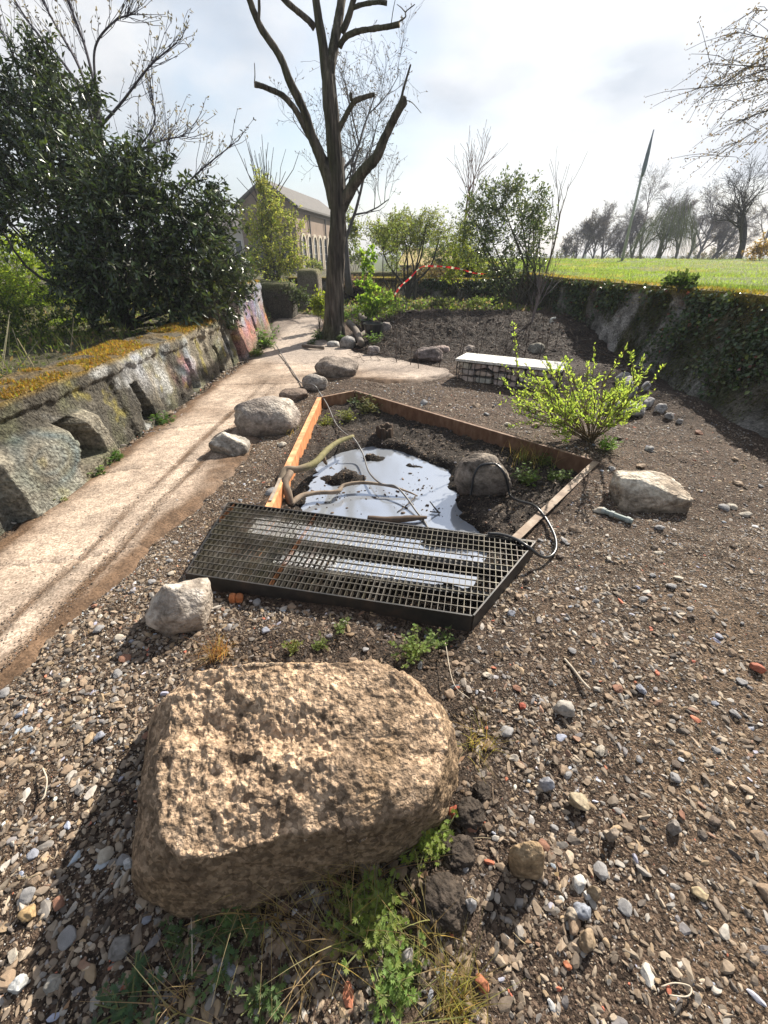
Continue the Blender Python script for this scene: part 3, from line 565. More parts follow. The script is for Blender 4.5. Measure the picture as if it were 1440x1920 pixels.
# ------------------------------------------------------------------ brick hall far behind on the left
def arch_poly(s0, s1, z0, zs_, n=8):
    cs, r = (s0 + s1) / 2, (s1 - s0) / 2; a = np.linspace(0, np.pi, n)
    return np.array([[s1, z0]] + [[cs + r * math.cos(t), zs_ + r * math.sin(t)] for t in a] + [[s0, z0]])
E0, E1 = np.array([-7.87, 45.]), np.array([-5.35, 61.]); LW = -12.72; EV, RG = 5.2, 6.9
hall = thing('brick_hall', 'old brick hall with a steep gable and tall round arched windows behind the trees', 'building', (-9, 50, 0))
ds = (E1 - E0) / np.linalg.norm(E1 - E0); Lh = np.linalg.norm(E1 - E0); nS = np.array([ds[1], -ds[0]])
fw = np.array([E0[0] - LW, 0.]); wb = B(); bk = np.array([.25, .185, .14])
q = lambda a, z: [a[0], a[1], z]
A0, A1 = np.array([LW, 45.]), E0; Bk0, Bk1 = A0 + (E1 - E0), E1; mid0, mid1 = (A0 + A1) / 2, (Bk0 + Bk1) / 2
wb.add([q(A0, -1), q(A1, -1), q(A1, EV), q(mid0, RG), q(A0, EV)], np.array([[0, 1, 2, 3, 4]]), bk * .95)
wb.add([q(A1, -1), q(Bk1, -1), q(Bk1, EV), q(A1, EV)], np.array([[0, 1, 2, 3]]), bk); wb.add([q(Bk0, -1), q(A0, -1), q(A0, EV), q(Bk0, EV)], np.array([[0, 1, 2, 3]]), bk)
wb.add([q(Bk1, -1), q(Bk0, -1), q(Bk0, EV), q(mid1, RG), q(Bk1, EV)], np.array([[0, 1, 2, 3, 4]]), bk)
wb.build('wall', m_brick, hall)
for sgn, a0, b0 in ((1, A1, Bk1), (-1, A0, Bk0)):
    rb = B(); n = nS * .45 * sgn; e = np.array([ds[0], ds[1]]) * .35; dz = -.16
    p = [q(mid0 - e, RG + .02), q(a0 + n - e, EV + dz), q(b0 + n + e, EV + dz), q(mid1 + e, RG + .02)]
    p2 = [[v[0], v[1], v[2] + .16] for v in p]; rb.add(p + p2, BOXF, (.135, .125, .115)); rb.build('roof', m_brick, hall)
cb = B()
for z, o in ((EV - .45, .10), (EV - .25, .18)):
    a, b_ = E0 + nS * o / 2, E1 + nS * o / 2; beam(cb, a, b_, o + .02, z, z + .17, (.18, .14, .115))
cb.build('cornice', m_brick, hall)
def sp(s, z, o): v = E0 + ds * s + nS * o; return [v[0], v[1], z]
for k in range(8):
    s0 = 1.05 + 1.82 * k; s1 = s0 + 1.05; fr = B(); po, pi_ = arch_poly(s0 - .25, s1 + .25, .2, 2.55), arch_poly(s0, s1, .2, 2.55); n = len(po)
    V = [sp(*v, .14) for v in po] + [sp(*v, .14) for v in pi_] + [sp(*v, .0) for v in po] + [sp(*v, .0) for v in pi_]
    F = [[i, i + 1, n + i + 1, n + i] for i in range(n - 1)] + [[n + i, n + i + 1, 3 * n + i + 1, 3 * n + i] for i in range(n - 1)] + [[i + 1, i, 2 * n + i, 2 * n + i + 1] for i in range(n - 1)]
    fr.add(V, np.array(F), (.50, .43, .33)); wdw = fr.build('window', m_plain, hall)
    pb = B(); pb.add([sp(*v, .03) for v in pi_], np.array([list(range(n))]), (1, 1, 1)); pane = pb.build('pane', m_glass, wdw)
    mb = B()
    for z in (.9, 1.6, 2.3): mb.add([sp(s0, z, .05), sp(s1, z, .05), sp(s1, z + .05, .05), sp(s0, z + .05, .05)], np.array([[0, 1, 2, 3]]), (.3, .3, .3))
    c_ = (s0 + s1) / 2; mb.add([sp(c_ - .03, .2, .055), sp(c_ + .03, .2, .055), sp(c_ + .03, 3.05, .055), sp(c_ - .03, 3.05, .055)], np.array([[0, 1, 2, 3]]), (.3, .3, .3)); mb.build('glazing_bar', m_plain, wdw)
for s in (3.8, 9.3):
    v = E0 + ds * s + nS * .12; tb = B(); tube(tb, [[*v, -.5], [*v, EV - .4]], .075, 6, (.07, .065, .06)); tb.build('downpipe', m_plain, hall)
for k in range(3):
    xq = LW + .75 + k * 1.35; pf = B(); box(pf, xq, xq + .95, 44.93, 45.01, .2, 2.6, (.08, .08, .1)); wd = pf.build('window', m_plain, hall); pn = B(); pn.add([[xq + .06, 44.92, .26], [xq + .89, 44.92, .26], [xq + .89, 44.92, 2.54], [xq + .06, 44.92, 2.54]], np.array([[0, 1, 2, 3]])); pn.build('pane', m_glass, wd)
# cream house behind the evergreen, ochre-roofed low building beyond the shrubs
hs = thing('cream_house', 'small cream rendered house showing between evergreen leaves and the brick hall', 'house', (-19, 60, 0))
b = B(); box(b, -21.5, -16.6, 60, 66, -1, 4.3, (.55, .50, .44)); b.build('wall', m_plain, hs)
b = B(); b.add([[-22, 59.6, 4.25], [-16.1, 59.6, 4.25], [-16.1, 63, 6], [-22, 63, 6], [-16.1, 66.4, 4.25], [-22, 66.4, 4.25]], np.array([[0, 1, 2, 3], [3, 2, 4, 5]]), (.16, .13, .12)); b.add([[-16.6, 60, 4.2], [-16.6, 66, 4.2], [-16.6, 63, 5.95]], np.array([[0, 1, 2]]), (.55, .5, .44)); b.build('roof', m_plain, hs)
for xq in (-20.2, -18.1):
    b = B(); box(b, xq, xq + .9, 59.93, 60.02, 1.6, 3.1, (.7, .68, .64)); wd = b.build('window', m_plain, hs); b = B(); b.add([[xq + .08, 59.92, 1.68], [xq + .82, 59.92, 1.68], [xq + .82, 59.92, 3.02], [xq + .08, 59.92, 3.02]], np.array([[0, 1, 2, 3]])); b.build('pane', m_glass, wd)
ob = thing('ochre_roofed_shed', 'low shed with an ochre yellow roof half hidden by small trees', 'shed', (3, 36, 0))
b = B(); box(b, 1.3, 5.6, 36.3, 40, -1, .95, (.22, .19, .17)); b.build('wall', m_plain, ob)
b = B(); b.add([[1.0, 36, .9], [5.7, 36, .9], [5.4, 38.2, 2.0], [1.7, 38.2, 2.0], [5.7, 40.4, .9], [1.0, 40.4, .9]], np.array([[0, 1, 2, 3], [1, 4, 2, 2][:3] + [2], [3, 2, 4, 5]][:1] + [[3, 2, 4, 5]]), (.47, .35, .11)); b.add([[5.7, 36, .9], [5.7, 40.4, .9], [5.4, 38.2, 2.]], np.array([[0, 1, 2]]), (.6, .58, .55)); b.build('roof', m_plain, ob)
b = B(); box(b, 2.4, 3.2, 36.22, 36.31, -.2, .7, (.05, .05, .055)); b.build('door', m_plain, ob)
# low garden walls at the end of the path
def block(name, label, x0, x1, y0, y1, z0, z1, c, seed, cat='wall'):
    V, F = ico(4); V = V.copy(); V = V / (np.abs(V) ** 9).sum(1, keepdims=True) ** (1 / 9); ctr = np.array([(x0 + x1) / 2, (y0 + y1) / 2, (z0 + z1) / 2]); V = V * [(x1 - x0) / 2, (y1 - y0) / 2, (z1 - z0) / 2]
    V = V + .03 * fbm(V * 3, 3, seed)[:, None] * unit(V); cc = np.array(c) * (1 + .5 * fbm(V * 4, 3, seed + 1)[:, None]); mos = sst(.55, .95, V[:, 2] / ((z1 - z0) / 2))[:, None] * .7; cc = cc * (1 - mos) + np.array([.10, .10, .025]) * mos
    return B().add(V + ctr, F, np.clip(cc, .01, .6)).build(name, m_wall, loc=(ctr[0], ctr[1], z0), smooth=True, label=label, cat=cat)
block('concrete_block', 'square concrete block with a mossy top left of the pollarded tree', -2.65, -2.0, 14.4, 15.4, -.1, 1.18, (.20, .17, .13), 111, 'block')
block('ruined_pier', 'dark rounded end of ruined masonry overgrown with ivy where the path bends', -3.35, -2.45, 12.2, 13.2, -.1, .92, (.08, .07, .055), 112)
block('garden_wall', 'low dark wall behind the pollarded tree with pale grass on its top', -1.9, 1.6, 18.2, 18.8, -.2, 1.0, (.12, .10, .085), 113)
block('far_garden_wall', 'low dark wall in front of the brick hall at the end of the path', -7.5, -3.4, 17.6, 18.3, -.2, .72, (.10, .09, .07), 114)
# ------------------------------------------------------------------ the big boulder in front
def ring_rock(name, topP, botP, ztop, seed, mat_, colr, label, na=220, nr=46, nt=70, bulge=.05, prop=None, smooth_=.0):
    """rock from a top outline (x,y,z) and a base outline (x,y): sides, shoulder and top are one surface"""
    ctr = topP.mean(0)
    def resamp(P):
        Q = np.vstack([P, P[:1]]); s = np.r_[0, np.cumsum(np.linalg.norm(np.diff(Q[:, :2], axis=0), axis=1))]; n = na
        t = np.linspace(0, s[-1], n, endpoint=False); O = np.stack([np.interp(t, s, Q[:, k]) for k in range(Q.shape[1])], -1)
        for _ in range(5): O = .5 * O + .25 * (np.roll(O, 1, 0) + np.roll(O, -1, 0))
        return O
    Tp = resamp(topP); Bp = resamp(np.c_[botP, np.full(len(botP), -.05)])
    def al(O): a = np.arctan2(O[:, 1] - ctr[1], O[:, 0] - ctr[0]); k = np.argmin(np.abs(a + np.pi * .999)); O = np.roll(O, -k, 0); return O
    Tp, Bp = al(Tp), al(Bp)
    t = np.linspace(0, 1, nr)[:, None, None]; side = Bp[None] * (1 - t) + Tp[None] * t
    out = unit(np.c_[Tp[:, :2] - ctr[:2], np.zeros(na)]); side = side + out[None] * (bulge * np.sin(np.pi * np.clip(t, 0, 1) ** .8))
    r = np.linspace(1, 0, nt)[1:, None, None]; top = ctr + (Tp[None] - ctr) * r; rr_ = r[..., 0]
    top[..., 2] = Tp[None, :, 2] * rr_ ** 2 + ztop(top[..., 0], top[..., 1]) * (1 - rr_ ** 2)
    V = np.concatenate([side, top]);
    for _ in range(16):
        k = slice(nr - 12, nr + 14); W_ = V.copy(); W_[1:-1] = .5 * V[1:-1] + .25 * (V[2:] + V[:-2]); V[k] = W_[k]
    m = V.shape[0]
    N = np.cross(np.roll(V, -1, 1) - np.roll(V, 1, 1), np.gradient(V, axis=0)); N = unit(N); N = N * np.sign((N * (V - ctr * [1, 1, .3])).sum(-1, keepdims=True).mean()); N[-3:] = [0, 0, 1]
    V = V + N * prop(V, N)[..., None] if prop else V
    C = colr(V, N)
    i, j = np.meshgrid(np.arange(m - 1), np.arange(na), indexing='ij'); j2 = (j + 1) % na
    F = np.stack([i * na + j, i * na + j2, (i + 1) * na + j2, (i + 1) * na + j], -1).reshape(-1, 4)
    return B().add(V.reshape(-1, 3), F, np.clip(C, .01, .7).reshape(-1, 3)).build(name, mat_, loc=(ctr[0], ctr[1], 0), smooth=True, label=label, cat='boulder')
tops = [(322, 1300, .33), (380, 1258, .37), (470, 1238, .40), (590, 1240, .405), (700, 1245, .40), (775, 1280, .37), (815, 1330, .33), (838, 1390, .27), (826, 1450, .25), (770, 1520, .24), (690, 1540, .25), (600, 1556, .27), (500, 1580, .28), (400, 1612, .27), (345, 1610, .27), (300, 1570, .28), (296, 1480, .30), (306, 1390, .32)]
topP = np.array([g(*t) for t in tops])
botP = np.array([g(*t)[:2] for t in [(285, 1345), (350, 1290), (480, 1275), (610, 1270), (720, 1280), (800, 1325), (838, 1390), (850, 1450), (845, 1510), (790, 1560), (720, 1590), (640, 1600), (560, 1640), (470, 1700), (370, 1712), (268, 1672), (252, 1590), (265, 1440)]])
def prop_b(V, N):
    tp = sst(.0, .75, N[..., 2]); P = V
    big = fbm(P * 3.1, 3, 201); mid = fbm(P * 8, 4, 202, .6); fine = fbm(P * 30, 3, 203, .65); peb = vnoise(P * 62, 204)
    groove = -np.exp(-((P[..., 1] - .80 - .10 * np.sin(P[..., 0] * 5) - .05 * mid) / .05) ** 2) * sst(-.75, -.5, P[..., 0]) * sst(.2, -.1, P[..., 0])
    groove2 = -np.exp(-((P[..., 1] - .66 + .1 * P[..., 0] - .05 * mid) / .035) ** 2)
    rid = -np.clip(.16 - np.abs(fbm(P * 7.5, 3, 205)), 0, 1) / .16; blk = fbm(np.round(P * 5 + .35 * fbm(P * 6, 2, 207)[..., None]) * .37, 2, 208)
    msk = sst(-.15, .3, fbm(P * 3.3, 2, 209))
    return .032 * big + .010 * blk * tp + tp * (.014 * mid + (.008 + .010 * msk) * fine + .006 * np.clip(peb, 0, 1) + .012 * rid * msk + .012 * groove + .012 * groove2) + (1 - tp) * (.014 * mid + .010 * fine)
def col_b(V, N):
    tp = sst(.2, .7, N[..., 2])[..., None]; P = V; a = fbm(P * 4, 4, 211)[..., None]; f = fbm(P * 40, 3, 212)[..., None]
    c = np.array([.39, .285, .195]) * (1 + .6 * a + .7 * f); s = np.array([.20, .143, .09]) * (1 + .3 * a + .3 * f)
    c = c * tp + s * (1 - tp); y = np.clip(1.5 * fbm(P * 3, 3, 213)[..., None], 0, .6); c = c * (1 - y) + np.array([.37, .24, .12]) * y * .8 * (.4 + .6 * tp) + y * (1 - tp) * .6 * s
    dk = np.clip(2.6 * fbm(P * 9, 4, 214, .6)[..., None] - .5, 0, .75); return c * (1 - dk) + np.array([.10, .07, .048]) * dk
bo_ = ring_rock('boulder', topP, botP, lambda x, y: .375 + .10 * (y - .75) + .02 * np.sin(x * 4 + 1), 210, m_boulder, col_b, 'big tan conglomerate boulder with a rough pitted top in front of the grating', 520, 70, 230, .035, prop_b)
def rock(name, label, px, py, wpx, hpx, dpt, seed, c, z=None, k=3., cuts=7, rot=0., cat='rock', mat_=None, amp=.14, sub=4, tilt=0, sink=.22, group=None, c2=None, rough=.07):
    """boulder standing on the ground with its base centre at photo pixel (px,py): wpx wide and hpx high there, dpt = depth/width"""
    zz = 0 if z is None else z
    for _ in range(3):
        p = g(px, py, zz)
        if z is None: zz = float(Hg(p[0], p[1], False))
    m = ppm(p); wd, h = wpx * m, hpx * m; V, F = rockV(seed, sub, k, cuts, amp, 1.6, rough)
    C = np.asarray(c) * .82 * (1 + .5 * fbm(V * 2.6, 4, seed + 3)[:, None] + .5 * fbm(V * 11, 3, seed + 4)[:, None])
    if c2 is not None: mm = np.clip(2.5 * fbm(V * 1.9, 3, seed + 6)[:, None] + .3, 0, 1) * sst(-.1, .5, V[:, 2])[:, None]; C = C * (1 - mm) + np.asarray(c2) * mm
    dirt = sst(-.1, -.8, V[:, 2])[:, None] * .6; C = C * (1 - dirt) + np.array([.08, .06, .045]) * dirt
    V = V * [wd / 2, wd * dpt / 2, h / 2 * (1 + sink)]
    if tilt: a = tilt; V = np.c_[V[:, 0] * math.cos(a) - V[:, 2] * math.sin(a), V[:, 1], V[:, 0] * math.sin(a) + V[:, 2] * math.cos(a)]
    a = rot; V = np.c_[V[:, 0] * math.cos(a) - V[:, 1] * math.sin(a), V[:, 0] * math.sin(a) + V[:, 1] * math.cos(a), V[:, 2]]
    p = p + np.array([0, wd * dpt * .45, 0]); V = V + p + [0, 0, h / 2 * (1 - sink)]
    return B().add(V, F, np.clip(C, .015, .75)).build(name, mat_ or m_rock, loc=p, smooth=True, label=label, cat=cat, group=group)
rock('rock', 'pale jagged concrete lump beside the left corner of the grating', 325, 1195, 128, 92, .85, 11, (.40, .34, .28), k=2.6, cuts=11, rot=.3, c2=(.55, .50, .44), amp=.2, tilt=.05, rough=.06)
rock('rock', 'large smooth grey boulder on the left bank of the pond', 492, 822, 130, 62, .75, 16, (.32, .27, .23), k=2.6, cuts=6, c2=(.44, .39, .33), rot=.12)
rock('rock', 'small pale rock leaning at the foot of the large grey boulder by the path', 427, 862, 68, 42, .8, 13, (.36, .32, .27), cuts=9, c2=(.48, .44, .38), amp=.2)
rock('rock', 'brownish flat topped rock between the path and the pond corner', 632, 712, 84, 36, .8, 14, (.27, .22, .18), cuts=8, k=2.5, c2=(.36, .30, .25))
rock('rock', 'small round pale stone under the cable at the path edge', 588, 733, 50, 27, .8, 15, (.38, .34, .30), k=2.3, cuts=4)
rock('rock', 'low rust brown rock half sunk at the path edge', 548, 757, 54, 22, .9, 12, (.24, .18, .14), k=2.5, cuts=6)
pond_rock = rock('rock', 'grey boulder standing at the water edge inside the pond with a cable looped over it', 910, 945, 112, 82, .7, 17, (.17, .14, .115), z=-.19, k=2.3, cuts=12, c2=(.30, .25, .20), rot=-.2, amp=.2)
rock('rock', 'flat topped buff stone block alone on the gravel right of the pond', 1230, 957, 124, 50, .62, 18, (.36, .29, .22), k=9, cuts=4, c2=(.55, .49, .40), rot=-.06, amp=.06, sub=5)  # paler second colour on the upper part stands in for sunlight
rock('rock', 'upright tan stone casting a shadow in the gravel right of the big boulder', 984, 1648, 62, 92, .6, 19, (.36, .255, .15), k=3.6, cuts=6, rot=-.1, tilt=.12, sink=.15, sub=4, amp=.1)
rock('rock', 'grey rock at the foot of the pollarded tree trunk', 652, 656, 30, 22, .9, 20, (.36, .34, .32), sub=3)
rock('rock', 'two small white stones fused beside the tree trunk base', 624, 655, 24, 13, .9, 21, (.5, .48, .45), sub=3)
rock('rock', 'ragged pinkish rock at the bottom of the dark mound', 805, 681, 52, 26, .8, 22, (.20, .16, .145), sub=4, amp=.25, cuts=11)
for i, (px, py, ww, hh) in enumerate([(1178, 752, 46, 44), (1216, 768, 30, 22), (1187, 784, 56, 30), (1240, 778, 26, 20), (1212, 735, 20, 20), (1150, 776, 34, 22), (1258, 788, 18, 13), (1276, 796, 14, 10), (1170, 722, 30, 24)]):
    rock('rock', ['tallest pale grey rock of the heap below the ivy wall', 'round whitish rock on the right of the heap below the ivy wall', 'broad low grey rock at the front of the heap below the ivy wall', 'smaller whitish rock trailing off the heap along the wall foot', 'little rock at the back of the heap against the ivy wall', 'rounded rock at the left of the heap behind the yellow green shrub', 'small loose stone beyond the heap at the wall foot', 'smallest loose stone beyond the heap at the wall foot', 'dim rock behind the heap in the wall shade'][i],
         px, py, ww * .9, hh * .9, .9, 40 + i, (.42, .40, .39), k=3.4, cuts=14, amp=.22, group='rocks heaped below the ivy wall', sub=3)
for i, (px, py, ww, hh) in enumerate([(875, 632, 24, 16), (905, 628, 28, 14), (852, 655, 22, 10), (832, 668, 20, 10), (738, 648, 18, 14), (772, 636, 14, 9), (962, 652, 26, 14), (990, 640, 20, 12), (920, 655, 22, 8), (758, 662, 16, 10), (1010, 668, 22, 12), (880, 665, 18, 9), (722, 625, 16, 10), (800, 650, 12, 8), (700, 668, 16, 10)]):
    rock('rock', 'small grey or brown stone scattered on the dark planted mound', px, py, ww * 1.5, hh * 1.7, .9, 60 + i, vary(1, (.34, .29, .26), .3)[0], sub=4, group='stones on the dark mound', cuts=8, amp=.2)
# black lumps of clinker and single stones one can pick out in front
for i, (px, py, ww, hh, lab) in enumerate([(884, 1552, 62, 46, 'black porous lump of clinker below the red brick chip'), (862, 1632, 70, 44, 'black crumbly lump left of the upright tan stone'), (840, 1745, 110, 66, 'widest black crumbly clod at the right of the foreground weeds'), (903, 1500, 40, 26, 'small dark clod on the right flank of the big boulder')]):
    rock('clod', lab, px, py, ww * .9, hh * .5, .85, 80 + i, (.055, .042, .032), cat='clod', amp=.4, rough=.16, cuts=5, k=2.2, sub=5, sink=.5)
one = [(855, 1537, 26, 22, (.50, .13, .07), 'brick_fragment', 'bright red brick chip beside the right side of the big boulder', 'brick'), (240, 1632, 20, 30, (.72, .72, .72), 'stone', 'white pointed shard in the shade left of the big boulder', 'stone'),
    (1088, 1674, 30, 24, (.66, .62, .56), 'stone', 'angular white stone right of the upright tan stone', 'stone'), (1115, 1690, 24, 42, (.36, .27, .17), 'stone', 'tan stone touching the angular white stone', 'stone'), (1094, 1728, 32, 32, (.33, .35, .40), 'stone', 'smooth blue grey cobble beside a cream cobble', 'stone'), (1074, 1730, 26, 28, (.46, .38, .29), 'stone', 'cream cobble beside the blue grey cobble', 'stone'),
    (1265, 1568, 24, 46, (.38, .33, .29), 'stone', 'long pale stone lying end on in the sandy gravel', 'stone'), (1028, 1485, 28, 30, (.42, .42, .45), 'stone', 'light bluish angular stone behind the upright tan stone', 'stone'), (1090, 1520, 36, 26, (.52, .42, .28), 'stone', 'rounded buff stone in the middle of the gravel', 'stone'), (1105, 1785, 34, 40, (.37, .27, .17), 'stone', 'pointed ochre stone near the lower right gravel', 'stone'),
    (765, 1815, 26, 62, (.40, .37, .36), 'stone', 'long smooth grey stone lying between the weeds and the black clod', 'stone'), (741, 1835, 20, 40, (.34, .20, .12), 'stone', 'slim reddish stone beside the long smooth grey stone', 'stone'), (618, 1800, 44, 50, (.38, .27, .16), 'stone', 'brown split stone among the foreground weeds', 'stone'), (882, 1712, 22, 48, (.45, .43, .42), 'stone', 'pale grey flat stone standing beside the black clod', 'stone'),
    (690, 1655, 42, 54, (.44, .33, .23), 'stone', 'ragged tan stone at the front right foot of the big boulder', 'stone'), (48, 1730, 32, 24, (.50, .34, .17), 'stone', 'orange tan cobble at the left edge beside the boulder shadow', 'stone'), (95, 1865, 34, 40, (.40, .37, .32), 'stone', 'large dull grey stone in the shade at the lower left', 'stone'), (30, 1865, 30, 34, (.60, .60, .58), 'stone', 'pale cobble in the lower left corner', 'stone'),
    (220, 1800, 44, 40, (.27, .25, .23), 'stone', 'grey angular stone in the boulder shadow', 'stone'), (1150, 1580, 24, 34, (.33, .26, .20), 'stone', 'brown angular stone in the open gravel', 'stone'), (1318, 1690, 30, 16, (.52, .40, .24), 'wood_chip', 'short splintered piece of pale wood on the sandy gravel', 'wood chip'), (1060, 1345, 40, 30, (.46, .42, .37), 'stone', 'knobbly pale flint in the gravel below the pipe', 'stone'),
    (980, 1330, 14, 12, (.42, .10, .06), 'brick_fragment', 'small dark red chip uphill of the bright red brick chip', 'brick'), (1425, 1262, 26, 16, (.50, .16, .09), 'brick_fragment', 'red brick chip at the right edge of the picture', 'brick'), (905, 1860, 28, 22, (.45, .16, .08), 'brick_fragment', 'red chip beside the dry grass tuft at the bottom', 'brick'), (1065, 1820, 16, 14, (.48, .17, .08), 'brick_fragment', 'small orange chip in the lower gravel', 'brick')]
for i, (px, py, ww, hh, c, nm, lab, cat) in enumerate(one):
    c = tuple(np.array(c) * .8)
    rock(nm, lab, px, py, ww, hh * .72, .8, 120 + i, c, cat=cat, sub=4, k=3.2, cuts=14, amp=.2, sink=.4, rot=R.uniform(-.6, .6), mat_=m_stone)
for px in (436, 449):
    o = rock('brick_fragment', 'orange brick end showing under the front edge of the grating, %s' % ('left of a pair' if px == 436 else 'right of a pair'), px, 1132, 12, 16, 1.2, 160 + px, (.48, .17, .06), cat='brick', sub=3, k=8, cuts=1, amp=.03, mat_=m_stone)

# ------------------------------------------------------------------ gravel
def zone(n, x0, x1, y0, y1): return R.uniform(x0, x1, n), R.uniform(y0, y1, n)
BO = botP
def allowed(x, y, pth=-.02):
    sd = sdpoly(x, y, PATH) + .10 * n2(x, y, 2.2, 3, 61) + .05 * n2(x, y, 9, 2, 62)
    return (sd < pth) & (sdpoly(x, y, BO) < -.0) & (x > -3.0) & (x < 3.75)
PAL = np.array([(.33, .25, .175), (.26, .19, .13), (.40, .32, .235), (.20, .155, .115), (.30, .27, .24), (.42, .38, .33), (.135, .11, .09), (.36, .26, .16), (.24, .22, .215), (.30, .18, .12)])
PW = np.array([.2, .17, .12, .15, .08, .06, .1, .07, .03, .02]); PW = PW / PW.sum()
_gs = {}
def gshapes(sub):
    if sub not in _gs:
        o = []
        for k in range(14):
            V, F = ico(sub) if sub >= 0 else (np.array([[1,0,0],[-1,0,0],[0,1,0],[0,-1,0],[0,0,1],[0,0,-1]]) * 1.1, np.array([[0,2,4],[2,1,4],[1,3,4],[3,0,4],[2,0,5],[1,2,5],[3,1,5],[0,3,5]])); V = V.copy(); q_ = np.random.default_rng(500 + k)
            V = V / (np.abs(V) ** 2.8).sum(1, keepdims=True) ** (1 / 2.8)
            for _ in range(9): nn = unit(q_.normal(size=3)); dd = q_.uniform(.42, .85); V -= nn * (np.maximum(0, V @ nn - dd) * .95)[:, None]
            o.append(V * (1 + q_.normal(0, .05, (len(V), 1))))
        _gs[sub] = (np.array(o), F)
    return _gs[sub]
def gravel(b, x, y, r, sub, dark=None, zoff=0.):
    n = len(x); S, F = gshapes(sub); V = S[R.integers(0, 14, n)] * np.stack([R.uniform(.75, 1.7, n), R.uniform(.6, 1.05, n), R.uniform(.35, .8, n)], -1)[:, None] * r[:, None, None]
    a = R.uniform(0, 2 * np.pi, n); t = R.normal(0, .4, n); ca, sa, ct, st_ = np.cos(a)[:, None], np.sin(a)[:, None], np.cos(t)[:, None], np.sin(t)[:, None]
    X_, Y_, Z_ = V[..., 0], V[..., 1], V[..., 2]; Y_, Z_ = Y_ * ct - Z_ * st_, Y_ * st_ + Z_ * ct; X_, Y_ = X_ * ca - Y_ * sa, X_ * sa + Y_ * ca
    z = Hg(x, y) + r * .02 + zoff; V = np.stack([X_ + x[:, None], Y_ + y[:, None], Z_ + z[:, None]], -1)
    c = PAL[R.choice(len(PAL), n, p=PW)] * R.uniform(.7, 1.25, (n, 1)); c *= .78; wh = R.random(n) < .012; c[wh] = vary(wh.sum(), (.50, .48, .45), .15); bl = R.random(n) < .015; c[bl] = vary(bl.sum(), (.33, .35, .40), .2); rd = R.random(n) < .004; c[rd] = vary(rd.sum(), (.42, .14, .08), .2)
    if dark is not None: c = c * (1 - dark[:, None]) + c * np.array([.34, .27, .22]) * dark[:, None]
    m = S.shape[1]; Fa = (F[None] + (np.arange(n) * m)[:, None, None]).reshape(-1, 3)
    b.add(V.reshape(-1, 3), Fa, np.repeat(np.clip(c, .01, .8), m, 0))
def gden(x, y):
    sandy = np.clip(sst(.45, 1.0, x) * sst(2.4, .9, y) * (.75 + .8 * n2(x, y, 1.1, 4, 51)), 0, 1)
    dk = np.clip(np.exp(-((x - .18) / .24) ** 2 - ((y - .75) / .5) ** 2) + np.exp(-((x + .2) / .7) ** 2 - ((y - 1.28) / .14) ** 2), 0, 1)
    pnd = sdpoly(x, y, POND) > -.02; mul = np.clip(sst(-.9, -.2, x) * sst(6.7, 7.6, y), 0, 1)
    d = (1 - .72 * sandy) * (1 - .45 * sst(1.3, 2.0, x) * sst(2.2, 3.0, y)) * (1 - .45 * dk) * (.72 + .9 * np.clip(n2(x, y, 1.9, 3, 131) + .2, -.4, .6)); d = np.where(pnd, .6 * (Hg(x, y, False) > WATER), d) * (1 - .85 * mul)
    return np.clip(d, 0, 1), np.clip(dk * .8 + .75 * mul + np.where(pnd, .7, 0) + .5 * sst(1.5, 2.8, x) * sst(4.0, 5.2, y), 0, .9)  # last term darkens gravel by the right wall, shade put into colour
gv = B()
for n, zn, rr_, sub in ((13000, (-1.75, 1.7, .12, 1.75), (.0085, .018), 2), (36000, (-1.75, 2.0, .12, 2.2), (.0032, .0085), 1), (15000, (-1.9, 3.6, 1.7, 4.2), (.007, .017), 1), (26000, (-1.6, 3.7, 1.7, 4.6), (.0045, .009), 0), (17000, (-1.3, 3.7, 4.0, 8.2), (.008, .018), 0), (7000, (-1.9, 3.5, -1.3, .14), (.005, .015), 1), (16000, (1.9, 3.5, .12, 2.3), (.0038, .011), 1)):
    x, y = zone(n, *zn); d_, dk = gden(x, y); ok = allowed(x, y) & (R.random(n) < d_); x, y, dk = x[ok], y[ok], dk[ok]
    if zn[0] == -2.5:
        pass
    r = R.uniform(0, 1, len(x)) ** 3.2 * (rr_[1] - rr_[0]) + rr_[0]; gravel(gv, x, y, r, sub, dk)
# aggregate standing proud of the boulder's broken top
me_ = bo_.data; nv = len(me_.vertices); co = np.zeros(nv * 3); me_.vertices.foreach_get('co', co); co = co.reshape(-1, 3) + ORG['boulder']; no_ = np.zeros(nv * 3); me_.vertex_normals.foreach_get('vector', no_); no_ = no_.reshape(-1, 3)
k = np.where((no_[:, 2] > .35) & (co[:, 2] > .2))[0]; wt = 1 / (.05 + np.hypot(*(co[k, :2] - co[k, :2].mean(0)).T)) ** -1; k = R.choice(k, 3600, p=wt / wt.sum()); ag = B(); S, F = gshapes(1); r = R.uniform(.0022, .0075, 3600) * R.uniform(.6, 1.1, 3600)
V = S[R.integers(0, 14, 3600)] * np.stack([R.uniform(.8, 1.3, 3600), R.uniform(.7, 1.1, 3600), R.uniform(.6, 1, 3600)], -1)[:, None] * r[:, None, None] + (co[k] + no_[k] * r[:, None] * .15)[:, None]
c = np.array([(.40, .29, .185), (.34, .24, .15), (.27, .19, .12), (.44, .34, .23), (.12, .09, .07), (.36, .24, .15)])[R.integers(0, 6, 3600)] * R.uniform(.7, 1.15, (3600, 1)); ag.add(V.reshape(-1, 3), (F[None] + (np.arange(3600) * 12)[:, None, None]).reshape(-1, 3), np.repeat(c, 12, 0)); ag.build('aggregate', m_stone, bo_)['kind'] = 'stuff'
